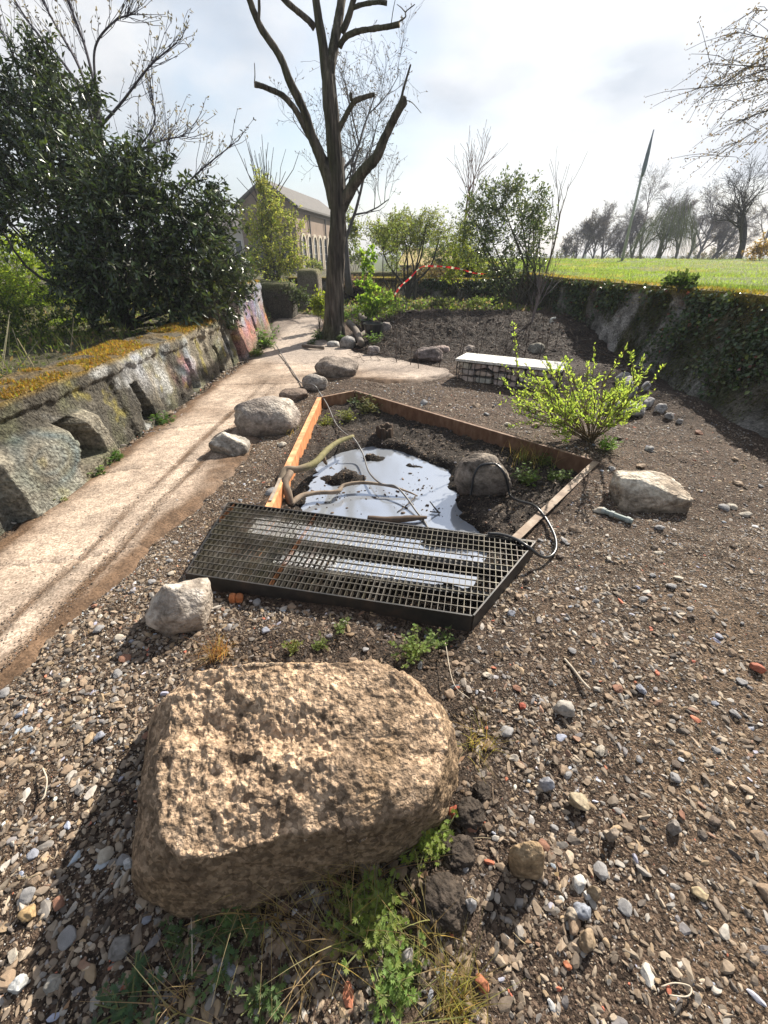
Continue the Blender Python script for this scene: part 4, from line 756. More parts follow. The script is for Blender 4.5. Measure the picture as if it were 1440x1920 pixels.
# strip of rubble between the path and the left wall
x, y = zone(3200, -2.46, -2.1, 2.3, 8.6); r = R.uniform(.006, .032, 3200) * R.uniform(.3, 1, 3200); ok = np.abs(x + 2.36) < .10 + .10 * n2(y, y * 0, 2, 2, 133); gravel(gv, x[ok], y[ok], r[ok], 1, np.full(ok.sum(), .25), .035)
gr_ = B()
for n, zn, r0, r1 in ((75000, (-1.75, 2.2, .12, 2.3), .0014, .0042), (45000, (-1.6, 3.4, 2.2, 4.2), .0022, .0055), (24000, (2.1, 3.5, .1, 2.3), .002, .005), (14000, (-1.8, 3.4, -1.2, .14), .002, .005)):
    x, y = zone(n, *zn); ok = allowed(x, y, .0) & (sdpoly(x, y, POND) < -.01); x, y = x[ok], y[ok]; d_, dk = gden(x, y); gravel(gr_, x, y, R.uniform(r0, r1, len(x)), -1, dk)
gr_.build('grit', m_stone, kind='stuff', label='fine grit and crumbs of soil between the gravel')
# crumbs of soil and grit on the path, thickest along the two wheel tracks, and mud crumbs standing out of the puddle
n = 9000; y = 1 + 5.5 * R.random(n) ** 1.5; tr_ = R.random(n); xo = -1.62 - .10 * n2(y * 0 - .5, y, .9, 2, 63) + .03 * np.maximum(y - 3, 0); x = np.where(tr_ < .38, xo + R.normal(0, .028, n), np.where(tr_ < .66, xo - .18 + R.normal(0, .032, n), R.uniform(-2.4, -1.2, n))); sdp = sdpoly(x, y, PATH); ok = sdp > .03; x, y = x[ok], y[ok]
pg = B(); zo = .018 + .03 * n2(x, y, .6, 2, 3) + .006 * n2(x, y, 6, 3, 65) - Hg(x, y); gravel(pg, x, y, R.uniform(.0015, .0015 + .006 * R.random(len(x)) ** 3 + .0015, len(x)), -1, np.where(R.random(len(x)) < .75, .45, 0.)); V = pg.v[-1]; V[:, 2] += np.repeat(zo, 6); pg.build('path_grit', m_stone, kind='stuff', label='crumbs of brown soil and grit along the wheel tracks of the path')
x, y = zone(1500, -.75, 1.1, 2.2, 4.2); h_ = Hg(x, y, False); ok = (sdpoly(x, y, POND) > .05) & (h_ < WATER - .0) & (R.random(1500) < np.clip(.12 + 1.3 * n2(x, y, 3.5, 3, 151), 0, 1)); x, y = x[ok], y[ok]; mc_ = B(); gravel(mc_, x, y, .004 + .016 * R.random(len(x)) ** 3, 1, np.full(len(x), .95)); V = mc_.v[-1]; V[:, 2] += np.repeat(WATER + .002 - Hg(x, y), 12); mc_.build('mud_crumbs', m_stone, kind='stuff', label='specks of mud and leaf lying in the shallow water')
gv.build('gravel', m_stone, kind='stuff', label='loose mixed gravel of brown, tan and grey chips covering the ground round the pond')
# crumbs of dark bark and soil on the mound
mu = B()
for n, sub, r0, r1, pw in ((60000, -1, .004, .016, 1.5), (5000, 0, .010, .034, 4)):
    x, y = zone(n, -.8, 4.0, 6.6, 13); d_ = np.clip(sst(-.9, -.1, x) * sst(6.6, 7.6, y + .3 * n2(x, y, .9, 2, 21)), 0, 1); ok = (R.random(n) < d_ * .95) & (sdpoly(x, y, PATH) < -.05); x, y = x[ok], y[ok]; n = len(x)
    gravel(mu, x, y, r0 + (r1 - r0) * R.uniform(0, 1, n) ** pw, sub, np.clip(R.normal(.88, .18, n), .0, 1))
mu.build('mulch', m_stone, kind='stuff', label='dark crumbly bark and soil clods over the planted mound')
# loose stones large enough to pick up, each an object (shared meshes)
KIN = [('rounded grey pebble lying loose on the gravel', (.25, .24, .235), 2.4), ('pale cream chip lying loose on the gravel', (.42, .37, .30), 4), ('tan angular stone lying loose on the gravel', (.28, .20, .135), 3.5), ('dark brown stone lying loose on the gravel', (.14, .105, .08), 3), ('bluish grey shard lying loose on the gravel', (.26, .27, .31), 4), ('reddish brown stone lying loose on the gravel', (.25, .125, .08), 3)]
KW = [.24, .16, .3, .14, .09, .07]; kmesh = []
for i, (lab, c, k) in enumerate(KIN):
    ms_ = []
    for j in range(4):
        V, F = rockV(700 + 10 * i + j, 3, k, 14, .2, 1.6, .05); b = B().add(V * [1, .72 + .08 * j, .5], F, np.asarray(c) * (1 + .3 * fbm(V * 2, 3, j)[:, None])); o = b.build('stone', m_stone); ms_.append(o.data); bpy.data.objects.remove(o)
    kmesh.append(ms_)
n = 0
while n < 210:
    x, y = (R.uniform(-1.7, 1.9), R.uniform(.2, 2.3)) if R.random() < .8 else (R.uniform(-1, 3.2), R.uniform(2, 5))
    xa, ya = np.array([x]), np.array([y])
    if not allowed(xa, ya)[0] or sdpoly(xa, ya, POND)[0] > -.05 or sdpoly(xa, ya, GP)[0] > -.03: continue
    k = int(R.choice(6, p=KW)); o = bpy.data.objects.new('stone', kmesh[k][int(R.integers(4))]); COL.objects.link(o); r = R.uniform(.012, .026) if y < 2.2 else R.uniform(.018, .05)
    o.location = (x, y, float(Hg(x, y)) + r * .25); o.rotation_euler = (R.normal(0, .25), R.normal(0, .25), R.uniform(0, 6.28)); o.scale = (r, r, r)
    tag(o, KIN[k][0], 'stone', 'loose %s' % KIN[k][0].split(' lying')[0] + 's'); n += 1

n = 1500; x, y = zone(n, -.4, 3.9, 7.2, 11.5); d = unit(R.normal(size=(n, 3)) * [1, 1, .35] + [0, 0, .15]); P = np.stack([x, y, Hg(x, y) + .01], -1)[:, None] + d[:, None] * (R.uniform(.08, .4, n)[:, None, None] * np.linspace(0, 1, 4)[None, :, None]) + R.normal(0, .008, (n, 4, 3)); b = B(); tubes(b, P, np.tile(np.linspace(.004, .0022, 4), (n, 1)), 3, vary(n, (.10, .075, .06), .5)); b.build('brushwood', m_twig, kind='stuff', label='dead twigs and brush strewn over the dark mound')
n = 900; x, y = zone(n, -1.7, 3.4, .2, 6.5); ok = allowed(x, y) & (sdpoly(x, y, GP) < 0); x, y = x[ok], y[ok]; n = len(x); a = R.uniform(0, 6.28, n); ln = R.uniform(.015, .06, n); P0_ = np.stack([x, y, Hg(x, y) + .012], -1); D_ = np.stack([np.cos(a), np.sin(a), R.uniform(-.05, .25, n)], -1); b = B(); tubes(b, P0_[:, None] + D_[:, None] * ln[:, None, None] * np.linspace(0, 1, 3)[None, :, None] + R.normal(0, .002, (n, 3, 3)), np.tile([.0013, .0016, .0008], (n, 1)), 3, vary(n, (.22, .17, .11), .4)); leaves(b, P0_[:400] + [.01, .01, .004], rdir(400) * [1, 1, .4], R.uniform(.012, .035, 400), .014, vary(400, (.17, .11, .06), .4), .3); b.build('litter', m_twig, kind='stuff', label='bits of twig, straw and dead leaf lying over the gravel')
# ------------------------------------------------------------------ the pollarded tree
TY = 9.5; TB = at(625, 636, TY); TB[2] = float(Hg(TB[0], TB[1], False)) - .05
pol = thing('pollarded_tree', 'tall pollarded tree with ridged dark trunk and sawn off limbs beside the path', 'tree', TB)
def limb(pts, dys, name, wob=.012, k=16, par=None, c=(.098, .082, .066), top=None, moss=0.):
    """pts: (px, py, width px); dys: offset from the trunk's own distance at each point"""
    P = []; r = []
    for (px, py, wpx), dy in zip(pts, dys): p = at(px, py, TY + dy); P.append(p); r.append(wpx * ppm(p) / 2)
    n = max(24, len(P) * (26 if k > 20 else 12)); Q = smooth_path(np.array(P), n); rr_ = np.interp(np.linspace(0, len(P) - 1, n), range(len(P)), r)
    rr_ = rr_ * (1 + .07 * fbm(np.c_[Q * 2.2], 3, 5)); b = B(); tube(b, Q, rr_, k, c)
    V = b.v[-1]; ctr = np.repeat(Q, k, 0)[:len(V)]; nn = unit(V - ctr); rg = fbm(np.c_[V[:, :2] * 20, V[:, 2:] * 2.0], 3, 6, .6); V += nn * (rg * np.minimum(np.repeat(rr_, k), .2) * .22)[:, None]
    C = np.asarray(c) * (1 + .35 * fbm(V * [9, 9, 1.6], 3, 7)[:, None]) * np.clip(1 + 1.5 * rg[:, None], .45, 1.5); b.c[-1] = C; gm = np.clip(nn[:, :1] * -.7 + .1 + moss + .6 * fbm(V * 1.7, 2, 8)[:, None], 0, .7); b.c[-1] = C * (1 - gm) + np.array([.095, .098, .048]) * gm; b.c[-1][-k:] = np.array([.30, .235, .155]) if k < 40 and pts[-1][1] > 0 else b.c[-1][-k:]
    return b.build(name, m_bark, par or pol, smooth=True), P, r
trunk, _, _ = limb([(624, 650, 62), (625, 630, 47), (626, 604, 38), (627, 540, 32), (631, 470, 30), (634, 400, 30), (631, 330, 28), (624, 250, 27), (618, 180, 28), (616, 142, 25), (615, 112, 12)], [0] * 11, 'trunk', k=120)
limb([(615, 165, 20), (611, 128, 21), (606, 90, 17.5), (598, 40, 14.8), (592, 0, 14.0), (586, -60, 11.7), (580, -130, 7.0)], [0] * 7, 'limb')
limb([(616, 165, 20), (619, 128, 20), (625, 90, 18.5), (634, 40, 16.4), (640, 0, 15.6), (648, -60, 13.3), (655, -140, 7.8)], [0, 0, .1, .2, .3, .4, .6], 'limb')
limb([(638, 395, 23.4), (652, 365, 20.3), (677, 326, 19.5), (705, 295, 17.9), (722, 257, 14.8), (739, 222, 14.0), (755, 193, 14.8), (760, 188, 13.3)], [0, -.05, -.15, -.3, -.4, -.5, -.6, -.6], 'limb')
limb([(627, 390, 20.3), (614, 330, 21.8), (600, 292, 21.1), (585, 256, 18.7), (569, 205, 15.6), (545, 156, 14.8), (524, 104, 13.3), (489, 52, 11.7), (468, 0, 11.7), (455, -50, 9.4), (445, -110, 6.2)], [0, -.02, -.05, -.1, -.2, -.3, -.35, -.45, -.6, -.7, -.8], 'limb', moss=.25)
limb([(588, 264, 12.5), (576, 248, 11.7), (555, 208, 10.1), (531, 180, 9.4), (509, 169, 8.6), (493, 162, 8.6), (477, 158, 9.4)], [-.1, -.12, -.25, -.4, -.5, -.6, -.65], 'limb', k=12, moss=.3)
limb([(634, 244, 10.1), (643, 228, 9.4), (656, 203, 8.6), (667, 189, 9.4), (684, 182, 7.8), (703, 177, 7.0)], [0, -.05, -.15, -.2, -.2, -.2], 'limb', k=12)
limb([(668, 192, 5.5), (659, 186, 7.0), (658, 174, 7.0)], [-.2, -.2, -.2], 'knob', k=10)
limb([(637, 86, 10.9), (648, 70, 9.4), (670, 59, 8.6), (700, 54, 8.6), (728, 50, 8.6), (749, 45, 9.4)], [.1, 0, -.1, -.2, -.3, -.35], 'limb', k=12)
limb([(641, 62, 11.7), (652, 36, 10.9), (660, 10, 10.9), (668, -20, 10.1), (680, -70, 7.0)], [.15, .1, .1, .1, .1], 'limb', k=12)
limb([(660, 16, 7.0), (674, 10, 7.0), (691, 6, 7.0), (712, 4, 7.0), (726, 6, 7.8)], [.1, .05, 0, -.1, -.1], 'limb', k=10)
limb([(590, 52, 10.9), (578, 38, 10.1), (559, 22, 10.1), (540, 6, 9.4), (520, -15, 8.6), (495, -50, 6.2)], [0, -.05, -.1, -.15, -.2, -.3], 'limb', k=12)
limb([(485, 40, 5.0), (486, 12, 5.0), (484, -30, 4.0)], [-.45, -.45, -.45], 'limb', k=8)
limb([(750, 196, 5.0), (757, 165, 4.5), (770, 121, 4.0)], [-.6, -.6, -.6], 'sprout', k=6)
limb([(757, 188, 1.6), (772, 192, 1.4), (790, 212, 1.0)], [-.6, -.6, -.6], 'sprout', k=4)
limb([(477, 156, 2.0), (478, 140, 1.6), (477, 118, 1.2)], [-.65, -.65, -.65], 'sprout', k=4)
limb([(746, 42, 3.0), (760, 32, 2.2), (761, 22, 2.0), (778, 8, 1.4)], [-.35, -.35, -.35, -.35], 'sprout', k=4)
limb([(761, 24, 2.0), (752, 14, 1.4), (744, 8, 1.0)], [-.35, -.35, -.35], 'sprout', k=4)
limb([(733, 48, 1.6), (737, 20, 1.4), (742, -5, 1.0)], [-.3, -.3, -.3], 'sprout', k=4)

# ------------------------------------------------------------------ trees by branching
def branch_tree(root, H, r0, lv, seed, spread=.6, lean=(0, 0), nch=(3, 5), trunkfrac=.35, droop=0., wig=.10, ratio=.66, twig=.0035, up=.25, tcol=(.10, .085, .075), first=None, outtips=None, lowest=.3):
    """skeleton of a leafless tree; returns the mesh builders of trunk and branches"""
    q = np.random.default_rng(seed); bt, bb = B(), B(); pk = {}; tips = []
    def grow(p, d, ln, r, l):
        n = 6 if l < 2 else 4; t = np.linspace(0, 1, n); P = np.zeros((n, 3)); P[0] = p; dd = d.copy(); s = ln / (n - 1)
        for i in range(1, n): dd = unit(dd + q.normal(0, wig, 3) + np.array([0, 0, (up if l < lv - 1 else up * .4) * .25 - droop * .25 * (l >= 2)])); P[i] = P[i - 1] + dd * s
        r1 = max(r * (.45 if l else .55), twig); rr_ = np.maximum(r + (r1 - r) * t, twig * .7)
        (tube(bt, P, rr_, 9, tcol) if l == 0 else pk.setdefault((n, 3 if l >= 3 else 5), []).append((P, rr_)))
        if l >= lv: tips.append((P[-1], dd, P[n // 2])); return
        k = q.integers(nch[0], nch[1] + 1)
        for c in range(k):
            f = lowest + (1 - lowest) * (c + q.uniform(.2, 1)) / k; f = min(f, 1.) if l else max(f, trunkfrac); i = min(int(f * (n - 1)), n - 2); fr = f * (n - 1) - i; pp = P[i] * (1 - fr) + P[i + 1] * fr; bd = unit(P[i + 1] - P[i])
            ax = unit(np.cross(bd, q.normal(size=3))); an = q.uniform(.55, 1.25) * spread * (1.15 - .3 * f); nd = bd * math.cos(an) + ax * math.sin(an)
            grow(pp, unit(nd), ln * ratio * q.uniform(.75, 1.2) * (1.1 - .25 * f), rr_[i] * q.uniform(.5, .72), l + 1)
    d0 = unit(np.array([lean[0], lean[1], 1.]))
    grow(np.array(root, float), d0, H, r0, 0)
    for (n, k), ps in pk.items(): tubes(bb, np.array([a for a, _ in ps]), np.array([b_ for _, b_ in ps]), k, tcol)
    if outtips is not None: outtips.extend(tips)
    return bt, bb
def bare_tree(name, label, px, py, Y, hpx, seed, group=None, buds=None, rpx=9, z=None, **kw):
    p = at(px, py, Y); h = hpx * ppm(p); p[2] -= .15; tips = []
    frac = kw.pop('hf', .5); bt, bb = branch_tree(p, h * frac, rpx * ppm(p) / 2, kw.pop('lv', 4), seed, outtips=tips, **kw)
    t = thing(name, label, 'tree', p, group); bt.build('trunk', m_twig, t, smooth=True); bb.build('branches', m_twig, t)
    if buds:
        n = len(tips) * buds[0]; i = R.integers(0, len(tips), n); T = np.array([a for a, _, _ in tips]); Mi = np.array([c for _, _, c in tips]); D = np.array([b_ for _, b_, _ in tips]); f = R.uniform(0, 1, (n, 1))
        b = B(); leaves(b, Mi[i] * (1 - f) + T[i] * f, D[i] * .4 + rdir(n), R.uniform(.6, 1.3, n) * buds[1], buds[1] * .45, vary(n, buds[2], .3), .15); b.build('leaves' if len(buds) > 3 else 'buds', m_leaf, t)['kind'] = 'stuff'
    return t
PUR = (.21, .185, .20)
bare_tree('bare_tree', 'slender leafless tree standing close behind the pollarded trunk with fine budding twigs', 655, 540, 15, 470, 5, buds=(2, .055, (.07, .06, .05)), rpx=14, lv=5, hf=.42, spread=.95, nch=(4, 4), up=.55, wig=.10, tcol=(.12, .11, .11), ratio=.66, lowest=.25)
FT = [(1088, 503, 112, 21, 'bare roundish tree left of the white post on the far edge of the field'), (1128, 505, 96, 22, 'bare tree just right of the white post on the far edge of the field'), (1195, 503, 145, 23, 'tall bare tree behind the leaning flagpole'), (1300, 500, 130, 24, 'drooping bare tree right of the pale green willow'), (1262, 502, 120, 29, 'thin bare tree between the willow and the drooping tree'), (1055, 505, 60, 30, 'faint low bare tree next to the tall evergreen shrub'), (1340, 500, 85, 31, 'low twiggy tree under the wide forked tree'), (1160, 504, 85, 35, 'short bare tree left of the leaning flagpole'), (1075, 503, 80, 51, 'thin pale bare tree at the left end of the far tree row'), (1110, 504, 90, 52, 'bare tree crowding the white post from behind'), (1225, 502, 125, 53, 'bare tree rising behind the pale green willow'), (1285, 501, 105, 54, 'bare twiggy tree touching the right side of the willow'), (1325, 500, 125, 55, 'bare tree left of the wide forked tree'), (1420, 498, 120, 56, 'bare tree at the right edge behind the forked tree'), (1178, 503, 105, 57, 'bare tree with its foot beside the leaning flagpole')]
for i, (px, py, hp, sd_, lab) in enumerate(FT):
    bare_tree('bare_tree', lab, px, py, 52 + 3 * (i % 3), hp * 1.05, sd_, group='bare trees along the far edge of the field', rpx=5.5 if hp > 90 else 4, lv=5, hf=.50, spread=.72, nch=(4, 5), up=.35, wig=.11, tcol=PUR, twig=.010, droop=.35 if i in (3,) else .08, lowest=.2, buds=(1, .09, (.11, .10, .09)))
bare_tree('bare_tree', 'large wide forked bare tree at the right end of the far field', 1382, 490, 30, 215, 27, rpx=12, lv=5, hf=.36, spread=.8, nch=(4, 4), up=.45, wig=.13, tcol=(.07, .06, .058), twig=.007, ratio=.72, trunkfrac=.22, lowest=.35)
def curtain(name, label, px, py, Y, hpx, wpx, seed, c, n=520):
    p = at(px, py, Y); m = ppm(p); t = bare_tree(name, label, px, py, Y, hpx * .9, seed, rpx=9, lv=3, hf=.45, spread=.8, nch=(4, 5), up=.4, tcol=(.09, .085, .05), twig=.012)
    q = np.random.default_rng(seed); b = B(); a = q.uniform(0, 6.28, n); rr_ = np.sqrt(q.uniform(0, 1, n)) * wpx * m / 2; zt = p[2] + hpx * m * (1 - .45 * (rr_ / (wpx * m / 2)) ** 2) * q.uniform(.75, 1.0, n); ln = q.uniform(.15, .55, n) * hpx * m
    top = np.c_[p[0] + np.cos(a) * rr_, p[1] + np.sin(a) * rr_, zt]; tt = np.linspace(0, 1, 4)[None, :, None]
    P = top[:, None] + np.stack([np.cos(a) * .3, np.sin(a) * .3, -np.ones(n)], -1)[:, None] * (ln[:, None, None] * tt) + q.normal(0, .05, (n, 4, 3))
    tubes(b, P, np.full((n, 4), .009), 3, vary(n, c, .3)); b.build('hanging_twigs', m_twig, t); return t
curtain('willow_tree', 'pale green weeping willow in the row of trees beyond the field', 1232, 503, 46, 118, 92, 36, (.15, .17, .065))
# branch of a tree out of the frame at the upper right
ov = thing('overhanging_tree', 'budding tree reaching drooping twigs in from the upper right of the sky', 'tree', (10.5, 10.5, 1.2))
pk_tips = []; bt = B(); bb = B(); tube(bt, smooth_path([(10.6, 10.6, 1.1), (10.5, 10.5, 3), (10.4, 10.4, 5), (10.2, 10.6, 7.5)], 20), np.linspace(.2, .09, 20), 10, (.08, .07, .06)); bt.build('trunk', m_bark, ov, smooth=True)
for i, (px, py, dy) in enumerate([(1300, 118, 0), (1276, 165, .3), (1330, 235, -.2), (1385, 20, .3), (1312, 290, .2), (1400, 90, -.3), (1380, 265, .4), (1290, 175, -.5), (1350, 60, .6), (1420, 180, 0), (1350, 190, .2), (1325, 140, .5)]):
    a = np.array([10.35, 10.45, 3.6 + .33 * (i % 8)]); e = at(px + 34, py, 9.8 + dy); mid = a * .5 + e * .5 + [0, 0, .25]
    Q = smooth_path([a, mid, e], 14); tube(bb, Q, np.linspace(.02, .005, 14), 5, (.085, .07, .065)); q = np.random.default_rng(900 + i)
    tw = []
    for k in range(44):
        j = q.integers(3, 14); o = Q[j]; d = unit(Q[min(j + 1, 13)] - Q[j - 1] + q.normal(0, .55, 3) * [1, 1, .7] * np.linalg.norm(Q[1] - Q[0]) * 2 + [0, 0, .0]); ln = q.uniform(.25, .85); P = o + d * ln * np.linspace(0, 1, 4)[:, None] + np.c_[np.zeros((4, 2)), -.12 * np.linspace(0, 1, 4) ** 2] + q.normal(0, .015, (4, 3)); tw.append(P)
    tw = np.array(tw); tubes(bb, tw, np.tile(np.linspace(.0055, .003, 4), (44, 1)), 3, (.085, .07, .07)); pk_tips += list(tw.reshape(-1, 3)) * 3
pk_tips = np.array(pk_tips); n = len(pk_tips); bd = B(); leaves(bd, pk_tips + R.normal(0, .03, (n, 3)), rdir(n), R.uniform(.025, .06, n), .022, vary(n, (.11, .085, .06), .4), .2); bb.build('branches', m_twig, ov); bd.build('buds', m_leaf, ov)

# ------------------------------------------------------------------ leafy trees and bushes
def clump_tree(name, label, base, clumps, n, Ln, Wd, c, mat_=None, cat='tree', stems=(), stemr=.05, c2=None, hang=0., tcol=(.09, .08, .065), spray=0., group=None, shell=.45, twigs=True, size=None, depthf=1.):
    """clumps: (px, py, Y, r px[, ry px]) in which leaves stand; stems run from the base into them"""
    base = np.array(base, float); t = thing(name, label, cat, base, group); C_, Rr = [], []
    for cl in clumps: p = at(*cl[:3]); m = ppm(p); C_.append(p); Rr.append((cl[3] * m, cl[3] * m * depthf, (cl[4] if len(cl) > 4 else cl[3]) * m))
    C_, Rr = np.array(C_), np.array(Rr); vol = Rr[:, 0] * Rr[:, 2]; k = R.choice(len(C_), n, p=vol / vol.sum())
    d = rdir(n); rad = R.uniform(shell ** 2, 1, n) ** .5 * (1 + .22 * vnoise(d * 2.6 + k[:, None] * 7.7, 61))
    P = C_[k] + d * Rr[k] * rad[:, None]
    # gather leaves into sprays along twigs so that gaps open between them
    if spray:
        ng = max(20, n // 14); gp = P[R.integers(0, n, ng)]; gd = unit(rdir(ng) + d[R.integers(0, n, ng)] * .0 + unit(gp - (C_.mean(0) - [0, 0, .4])) * .8 + [0, 0, -hang]); gi = R.integers(0, ng, n); f = R.uniform(-.2, 1, n)[:, None]
        P = gp[gi] + gd[gi] * f * spray + R.normal(0, spray * .12, (n, 3)); D = unit(gd[gi] * .8 + rdir(n) * .9 + [0, 0, -hang])
        if twigs: b = B(); tubes(b, np.stack([gp - gd * spray * .3, gp + gd * spray * .35 + R.normal(0, .01, (ng, 3)), gp + gd * spray], 1), np.tile([stemr * .10 + .0015, stemr * .07 + .0015, .0015], (ng, 1)), 3, tcol); b.build('twigs', m_twig, t)['kind'] = 'stuff'
    else: D = unit(d * .6 + rdir(n) + [0, 0, -hang])
    zmin = base[2] + .02; P[:, 2] = np.maximum(P[:, 2], zmin)
    col = vary(n, c, .35, .12)
    if c2 is not None: s = (R.random(n) < c2[3]) if len(c2) > 3 else (d[:, 2] > .3); col[s] = vary(s.sum(), c2[:3], .25, .1)
    up = rdir(n) * .8 + [0, 0, .7]; Lf = R.uniform(.65, 1.3, n)
    b = B(); leaves(b, P, D, Ln * Lf, Wd * Lf, col, .22, up); b.build('foliage', mat_ or m_leaf, t)
    sb = B()
    for s_b in (stems or [base]):
        s_b = np.array(s_b, float)
        for ci in range(len(C_)):
            if len(stems) > 1 and R.random() > 1.6 / len(stems): continue
            e = C_[ci]; md = s_b * .45 + e * .55 + R.normal(0, .06, 3) * np.linalg.norm(e - s_b); md[2] = min(md[2], e[2]); tube(sb, smooth_path([s_b, s_b * .75 + md * .25 + [0, 0, .12 * (e[2] - s_b[2])], md, e], 14), np.linspace(stemr, stemr * .25, 14), 6, tcol)
    sb.build('stems', m_twig, t); return t
def gz(px, py, Y): p = at(px, py, Y); p[2] = float(Hg(p[0], p[1], False)); return p
# big dark evergreen behind the left wall
EVC = [(75, 120, 8.6, 42), (-10, 190, 8.4, 70), (105, 225, 8.2, 62), (35, 300, 7.8, 78), (150, 310, 7.6, 75), (-30, 370, 7.4, 70), (140, 415, 7.0, 88), (215, 390, 6.8, 85), (300, 420, 7.0, 70), (385, 395, 7.2, 55), (350, 480, 6.8, 85), (415, 505, 7.2, 48), (240, 500, 6.5, 80), (165, 520, 6.5, 72), (330, 560, 6.6, 62), (400, 575, 7.3, 40), (165, 190, 8.2, 32, 30), (255, 335, 7.2, 60), (430, 540, 7.9, 34)]
ev = clump_tree('evergreen_tree', 'big dark evergreen with glossy leaves leaning over the mossy wall', gz(215, 640, 6.9), EVC, 36000, .088, .034, (.036, .054, .022), m_gloss, stems=[gz(185, 640, 6.8), gz(235, 640, 7.0), gz(250, 645, 6.7)], stemr=.035, c2=(.09, .13, .035, .32), spray=.26, hang=.15, tcol=(.045, .038, .032), shell=.3)
# leafless magnolia-like tree whose branches rise out of the evergreen
mg = gz(185, 620, 8.9); t = thing('budding_tree', 'leafless budding tree rising out of the top of the dark evergreen', 'tree', mg); tb = B(); bb = B(); buds_ = []
def mlimb(pts, Y, w0, w1):
    P = np.array([at(px, py, Y + dy) for px, py, dy in pts]); n = len(pts) * 6; Q = smooth_path(P, n); tube(bb, Q, np.linspace(w0, w1, n) * .0085, 5, (.095, .085, .10)); tw = []
    for k in range(int(n * 1.3)):
        j = R.integers(n // 4, n); d = unit(Q[min(j + 1, n - 1)] - Q[j - 2] + rdir(1)[0] * .75 * np.linalg.norm(Q[j] - Q[j - 2])); ln = R.uniform(.15, .65); Pq = Q[j] + d * ln * np.linspace(0, 1, 4)[:, None] + R.normal(0, .012, (4, 3)) + np.c_[np.zeros((4, 2)), .08 * np.linspace(0, 1, 4) ** 2]; tw.append(Pq); buds_.extend([Pq[-1]] * 3 + [Pq[2]])
    tubes(bb, np.array(tw), np.tile(np.linspace(.005, .003, 4), (len(tw), 1)), 3, (.10, .09, .11))
tube(tb, smooth_path([mg, at(190, 450, 8.9), at(186, 260, 8.9), at(180, 170, 8.9)], 24), np.linspace(.10, .035, 24), 9, (.09, .08, .085))
for pts, w0, w1 in [([(184, 240, 0), (150, 130, 0), (100, 40, .1), (60, -40, .2)], 3, 1.2), ([(182, 180, 0), (160, 90, 0), (135, 20, 0), (110, -50, 0)], 2.6, 1.2), ([(180, 175, 0), (178, 90, -.1), (215, 40, -.2), (255, 25, -.3)], 2.4, .8), ([(186, 240, 0), (230, 190, -.1), (280, 125, -.2), (332, 80, -.2)], 2.8, .9), ([(180, 210, 0), (120, 120, .2), (60, 50, .3), (10, -30, .4)], 2.8, 1), ([(190, 330, 0), (250, 290, -.1), (300, 265, -.2), (350, 255, -.2)], 2.4, .8), ([(215, 400, 0), (300, 395, -.2), (370, 325, -.3), (440, 268, -.4)], 3, .8), ([(240, 350, 0), (245, 300, 0), (290, 230, -.1), (275, 160, -.1)], 2.2, .8), ([(60, 250, .1), (30, 120, .2), (-10, 30, .3), (-40, -60, .4)], 2.4, 1), ([(80, 300, -.4), (20, 250, -.5), (-40, 220, -.5), (-90, 190, -.5)], 3, 1), ([(90, 350, -.6), (30, 300, -.7), (-30, 270, -.8), (-90, 240, -.8)], 3.4, 1.4), ([(290, 400, .3), (300, 340, .3), (310, 290, .3), (318, 250, .3)], 2, .8)]: mlimb(pts, 8.9, w0, w1)
bp_ = np.array(buds_); n = len(bp_); bd = B(); leaves(bd, bp_ + R.normal(0, .012, (n, 3)), rdir(n) + [0, 0, .6], R.uniform(.035, .075, n), .022, vary(n, (.12, .11, .10), .3), .3); tb.build('trunk', m_twig, t, smooth=True); bb.build('branches', m_twig, t); bd.build('buds', m_leaf, t)
bare_tree('bare_tree', 'small leafless tree behind the evergreen left of the brick hall', 320, 520, 14, 260, 33, rpx=9, lv=4, hf=.5, spread=.7, nch=(3, 4), up=.5, tcol=(.09, .08, .075), twig=.006)
clump_tree('yellow_green_bush', 'bright yellow green bush at the left edge beside the evergreen', gz(20, 590, 10.5), [(10, 495, 10.5, 55), (50, 475, 10.6, 42), (70, 520, 10.4, 50), (0, 555, 10.3, 55), (-40, 520, 10.5, 60), (110, 560, 10.4, 50), (60, 580, 10.2, 55), (130, 500, 10.8, 50), (-20, 460, 10.6, 45)], 20000, .055, .03, (.24, .32, .04), cat='bush', spray=.18, stemr=.02)
clump_tree('green_bush', 'green leafy bush in the shade of the evergreen at the left edge', gz(20, 660, 6.0), [(20, 620, 6.1, 55), (70, 650, 5.6, 45), (-20, 660, 5.6, 55), (150, 630, 6.4, 30), (95, 600, 6.6, 45), (0, 580, 6.4, 40)], 6500, .045, .024, (.055, .085, .02), cat='bush', spray=.12, stemr=.015, c2=(.16, .20, .04, .25))
clump_tree('fresh_green_shrub', 'fresh green shrub standing behind the wall between the evergreen stems', gz(150, 640, 7.8), [(150, 630, 7.8, 24), (165, 610, 7.9, 18), (135, 655, 7.6, 22)], 1400, .05, .03, (.15, .22, .035), cat='bush', spray=.1, stemr=.01)
